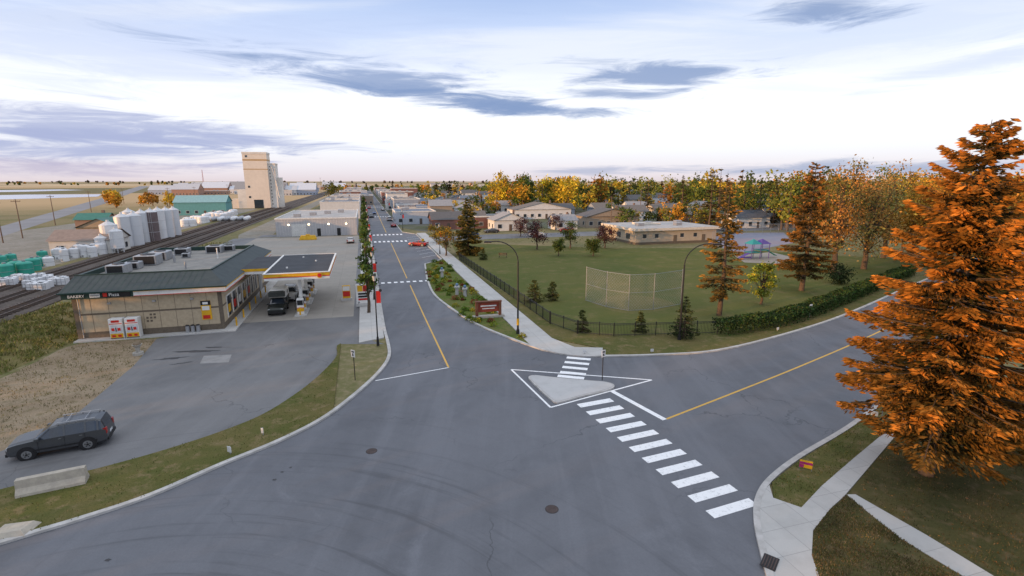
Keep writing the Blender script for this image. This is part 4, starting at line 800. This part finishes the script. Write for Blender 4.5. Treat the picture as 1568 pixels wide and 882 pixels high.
def tank(u,v,r_,h,mt,name='storage_tank'):
    x,y=G(u,v); b=MB(); b.cyl((0,0,0),(0,0,h),r_,r_,16); b.ball((0,0,h),r_,0,16,5,.35,True); b.cyl((0,0,h+r_*.35),(0,0,h+r_*.35+.2),.25,n=10,mi=1); b.cyl((0,0,h*.5),(0,0,h*.5+.06),r_*1.02,n=16,mi=1); b.box(-.15,.15,-r_-.12,-r_+.1,.2,.5,1)
    b.done(name,[mt,GALV],(x,y,0),0,angle=40)
for k in range(16): tank(92+k*4.2+rnd.uniform(-3,3),394+rnd.uniform(-4,7)-k*.5,rnd.uniform(.7,1.1),rnd.uniform(1.6,2.4),WT)
for u,v in((10,424),(27,419),(40,420),(52,414)): tank(u,v,1.15,1.9,TEAL)
for u,v in((3,405),(18,402),(60,408),(75,407),(66,397)): tank(u,v,.9,1.5,rnd.choice([WT,TEAL]))
for k in range(22): tank(284+k*3.6+rnd.uniform(-2,2),346-k*.8+rnd.uniform(-3,3),1.5,2.2,WT)
def tote(u,v):
    x,y=G(u,v); b=MB(); b.bbox(-.55,.55,-.55,.55,.15,1.2,0,.06); b.box(-.6,.6,-.6,.6,0,.12,1)
    for q_ in(-.56,0,.56): b.box(q_-.02,q_+.02,-.58,-.55,.12,1.2,1)
    b.box(-.58,.58,-.58,-.555,.6,.64,1); b.cyl((0,0,1.2),(0,0,1.28),.15,n=8,mi=1); b.done('liquid_tote',[WT,GALV],(x,y,0),AZ)
for k in range(26): tote(rnd.uniform(-5,100),rnd.uniform(428,446))
b=MB()
for k in range(9): b.cyl((k*2.4,0,.9),(k*2.4,6,.9),.9,n=14,mi=k%2); b.ball((k*2.4,0,.9),.9,k%2,12,6); b.box(k*2.4-.6,k*2.4+.6,1,1.4,0,.3,1); b.box(k*2.4-.6,k*2.4+.6,4.6,5,0,.3,1)
b.done('propane_tank_row',[WT,GALV],SF(230,-66),AZ)
house('industrial_shed',G(78,392),12,8,3.2,(.62,.6,.56),(.28,.22,.19)); house('industrial_shed',G(122,381),9,8,5,(.4,.3,.2),(.1,.22,.2),True,AZ,1,'y')
house('industrial_shed',G(268,330),22,12,6,(.12,.32,.33),(.25,.42,.44)); house('industrial_shed',G(120,372),7,6,6,(.3,.2,.15),(.06,.2,.17))
for (u,v,w_,d_,h,wi,ri,g) in((757,354,11,9,3.4,0,3,1),(662,352,11,9,3.3,2,0,1),(693,350,12,9,3.3,5,1,1),(728,350,12,10,3.8,7,0,0),(606,344,15,20,4.5,3,5,0),(787,336,26,11,4.0,4,1,1),(850,352,8,7,3,0,3,1),(898,349,20,10,3.8,5,0,1),(945,340,14,9,4,4,1,1),(1002,335,14,9,4,1,1,1),(1130,350,13,9,3.6,4,2,1),(1180,346,13,9,3.6,0,0,1),(1050,343,13,9,3.4,2,1,1),
    (586,312,22,20,8,2,1,0),(600,304,24,22,9,2,4,0),(592,322,15,16,5,4,2,0),(610,330,17,14,4.5,6,3,0),(640,335,13,9,3.5,0,5,1),(497,324,18,14,4,1,1,1),(511,314,26,16,6,5,3,0),(520,305,24,20,7,3,3,0),(640,322,14,10,3.5,3,5,1),(675,325,14,10,3.5,0,5,1),(700,330,12,9,3.3,0,3,1)):
    house('commercial_building' if not g else 'bungalow_house',G(u,v),w_,d_,h,WALLS[wi],ROOFS[ri],bool(g),AZ,2 if h>7 else 1,'x' if rnd.random()<.6 else 'y')
for r_ in range(9):
    for c_ in range(13):
        s_=215+r_*44+rnd.uniform(-5,5); p_=26+c_*19+rnd.uniform(-3,3)
        if rnd.random()<.22: continue
        house('bungalow_house',SF(s_,p_),rnd.uniform(9,13),rnd.uniform(8,10),rnd.uniform(3,3.8) if rnd.random()<.8 else 5.8,rnd.choice(WP),rnd.choice(RP),True,AZ,1,rnd.choice('xy'))
for k in range(14):
    s_=225+k*38; house('commercial_building',SF(s_,14.5),13,rnd.uniform(24,34),rnd.uniform(4.5,8),rnd.choice(WALLS),rnd.choice(ROOFS),False,AZ,1)
    house('commercial_building',SF(s_+6,-18),16,rnd.uniform(24,34),rnd.uniform(4.5,8),rnd.choice(WALLS),rnd.choice(ROOFS),False,AZ,1)
for k in range(60):
    u=rnd.uniform(225,545); v=rnd.uniform(284,300) if u<470 else rnd.uniform(284,292); x,y=G(u,v)
    house('industrial_shed',(x,y),rnd.uniform(20,45),rnd.uniform(15,30),rnd.uniform(4,8),rnd.choice([(.7,.72,.75),(.66,.67,.7),(.5,.5,.52),(.35,.4,.5),(.36,.22,.17)]),rnd.choice([(.6,.62,.67),(.5,.51,.54),(.3,.29,.29)]),rnd.random()<.5,AZ)
for k in range(30):
    u=rnd.uniform(640,1250); v=rnd.uniform(283,288); house('industrial_shed',G(u,v),rnd.uniform(18,40),15,rnd.uniform(5,8),rnd.choice([(.65,.65,.68),(.5,.5,.52),(.5,.42,.34)]),rnd.choice([(.5,.5,.52),(.3,.28,.27)]),rnd.random()<.5,AZ)
def pole(x,y,h,arm=True):
    b=MB(); b.cyl((0,0,0),(0,0,h),.16,.1,7)
    if arm:
        b.box(-1.1,1.1,-.06,.06,h-.7,h-.55)
        for q_ in(-1,-.4,.4,1): b.cyl((q_,0,h-.55),(q_,0,h-.35),.05,n=5)
    b.done('utility_pole',[P('pole_wood',(.16,.11,.08))],(x,y,0),AZ)
for u,v,h in((35,365,11),(5,372,11),(85,345,11),(140,325,11),(190,312,11),(430,303,14),(492,297,20),(300,312,12),(260,318,12),(350,305,13),(640,312,11),(935,350,11),(760,330,10),(980,330,12)): pole(*G(u,v),h)
x,y=G(313,292); b=MB()
for q_ in((-1,-1),(1,-1),(1,1),(-1,1)): b.cyl((q_[0],q_[1],0),(q_[0]*.2,q_[1]*.2,34),.15,.1,5)
for z in range(2,34,3): k=1-z/34*.8; b.box(-k,k,-k-.08,-k+.08,z,z+.2); b.box(-k-.08,-k+.08,-k,k,z,z+.2)
b.done('radio_mast',[P('mast_red',(.4,.12,.1))],(x,y,0))
sheet('sports_court',GP([(1085,372),(1130,388),(1215,372),(1200,356),(1100,357)]),.012,P('court_blue',(.20,.22,.29),(.27,.21,.23),.05,obj=False))
sheet('play_sand',GP([(1125,392),(1140,402),(1195,404),(1215,394),(1180,386)]),.012,P('sand',(.32,.29,.25),obj=False))
b=MB(); PU=P('blue_plastic',(.10,.07,.30)); TL=P('teal_plastic',(.03,.28,.30))
for x in(0,2.2,4.4):
    for y in(0,2): b.cyl((x,y,0),(x,y,3.2),.07,n=8,mi=0)
b.box(-.1,2.3,-.1,2.1,1.3,1.4,1); b.box(2.3,4.5,-.1,2.1,1.7,1.8,1)
for x in(1.1,3.3): b.add([(x-1.3,-.3,3.1),(x+1.3,-.3,3.1),(x+1.3,2.3,3.1),(x-1.3,2.3,3.1),(x,1,4.1)],[(0,1,4),(1,2,4),(2,3,4),(3,0,4),(0,3,2,1)],1 if x<2 else 0)
b.add([(0,0,1.35),(0,1,1.35),(-2.6,1,.3),(-2.6,0,.3)],[(0,1,2,3)],0); b.box(-2.6,0,-.05,0,.3,.6,0)
b.add([(4.5,.6,1.75),(4.5,1.6,1.75),(7.3,1.6,.3),(7.3,.6,.3)],[(0,1,2,3)],1); b.pipe([(0,2.0,1.4),(-.5,3,2.4),(-.5,5,2.4)],.05,mi=0)
for z in(1.7,2.0,2.3): b.cyl((0,0,z),(2.2,0,z),.03,n=5,mi=1); b.cyl((2.2,0,z+.3),(4.4,0,z+.3),.03,n=5,mi=0)
b.done('playground_structure',[PU,TL],G(1150,397),AZ)
b=MB(); pts=GP([(1090,372),(1130,360),(1215,357)])
for a,c in zip(pts[:-1],pts[1:]):
    b.add([(*a,.05),(*c,.05),(*c,3),(*a,3)],[(0,1,2,3)],1); b.cyl((*a,3),(*c,3),.04,n=6)
    for k in range(8): t=k/7; q_=(a[0]+(c[0]-a[0])*t,a[1]+(c[1]-a[1])*t); b.cyl((*q_,0),(*q_,3),.04,n=6)
b.done('chain_link_fence',[GALV,CHAIN])
print('verts',sum(len(o.data.vertices) for o in bpy.data.objects if o.type=='MESH'))
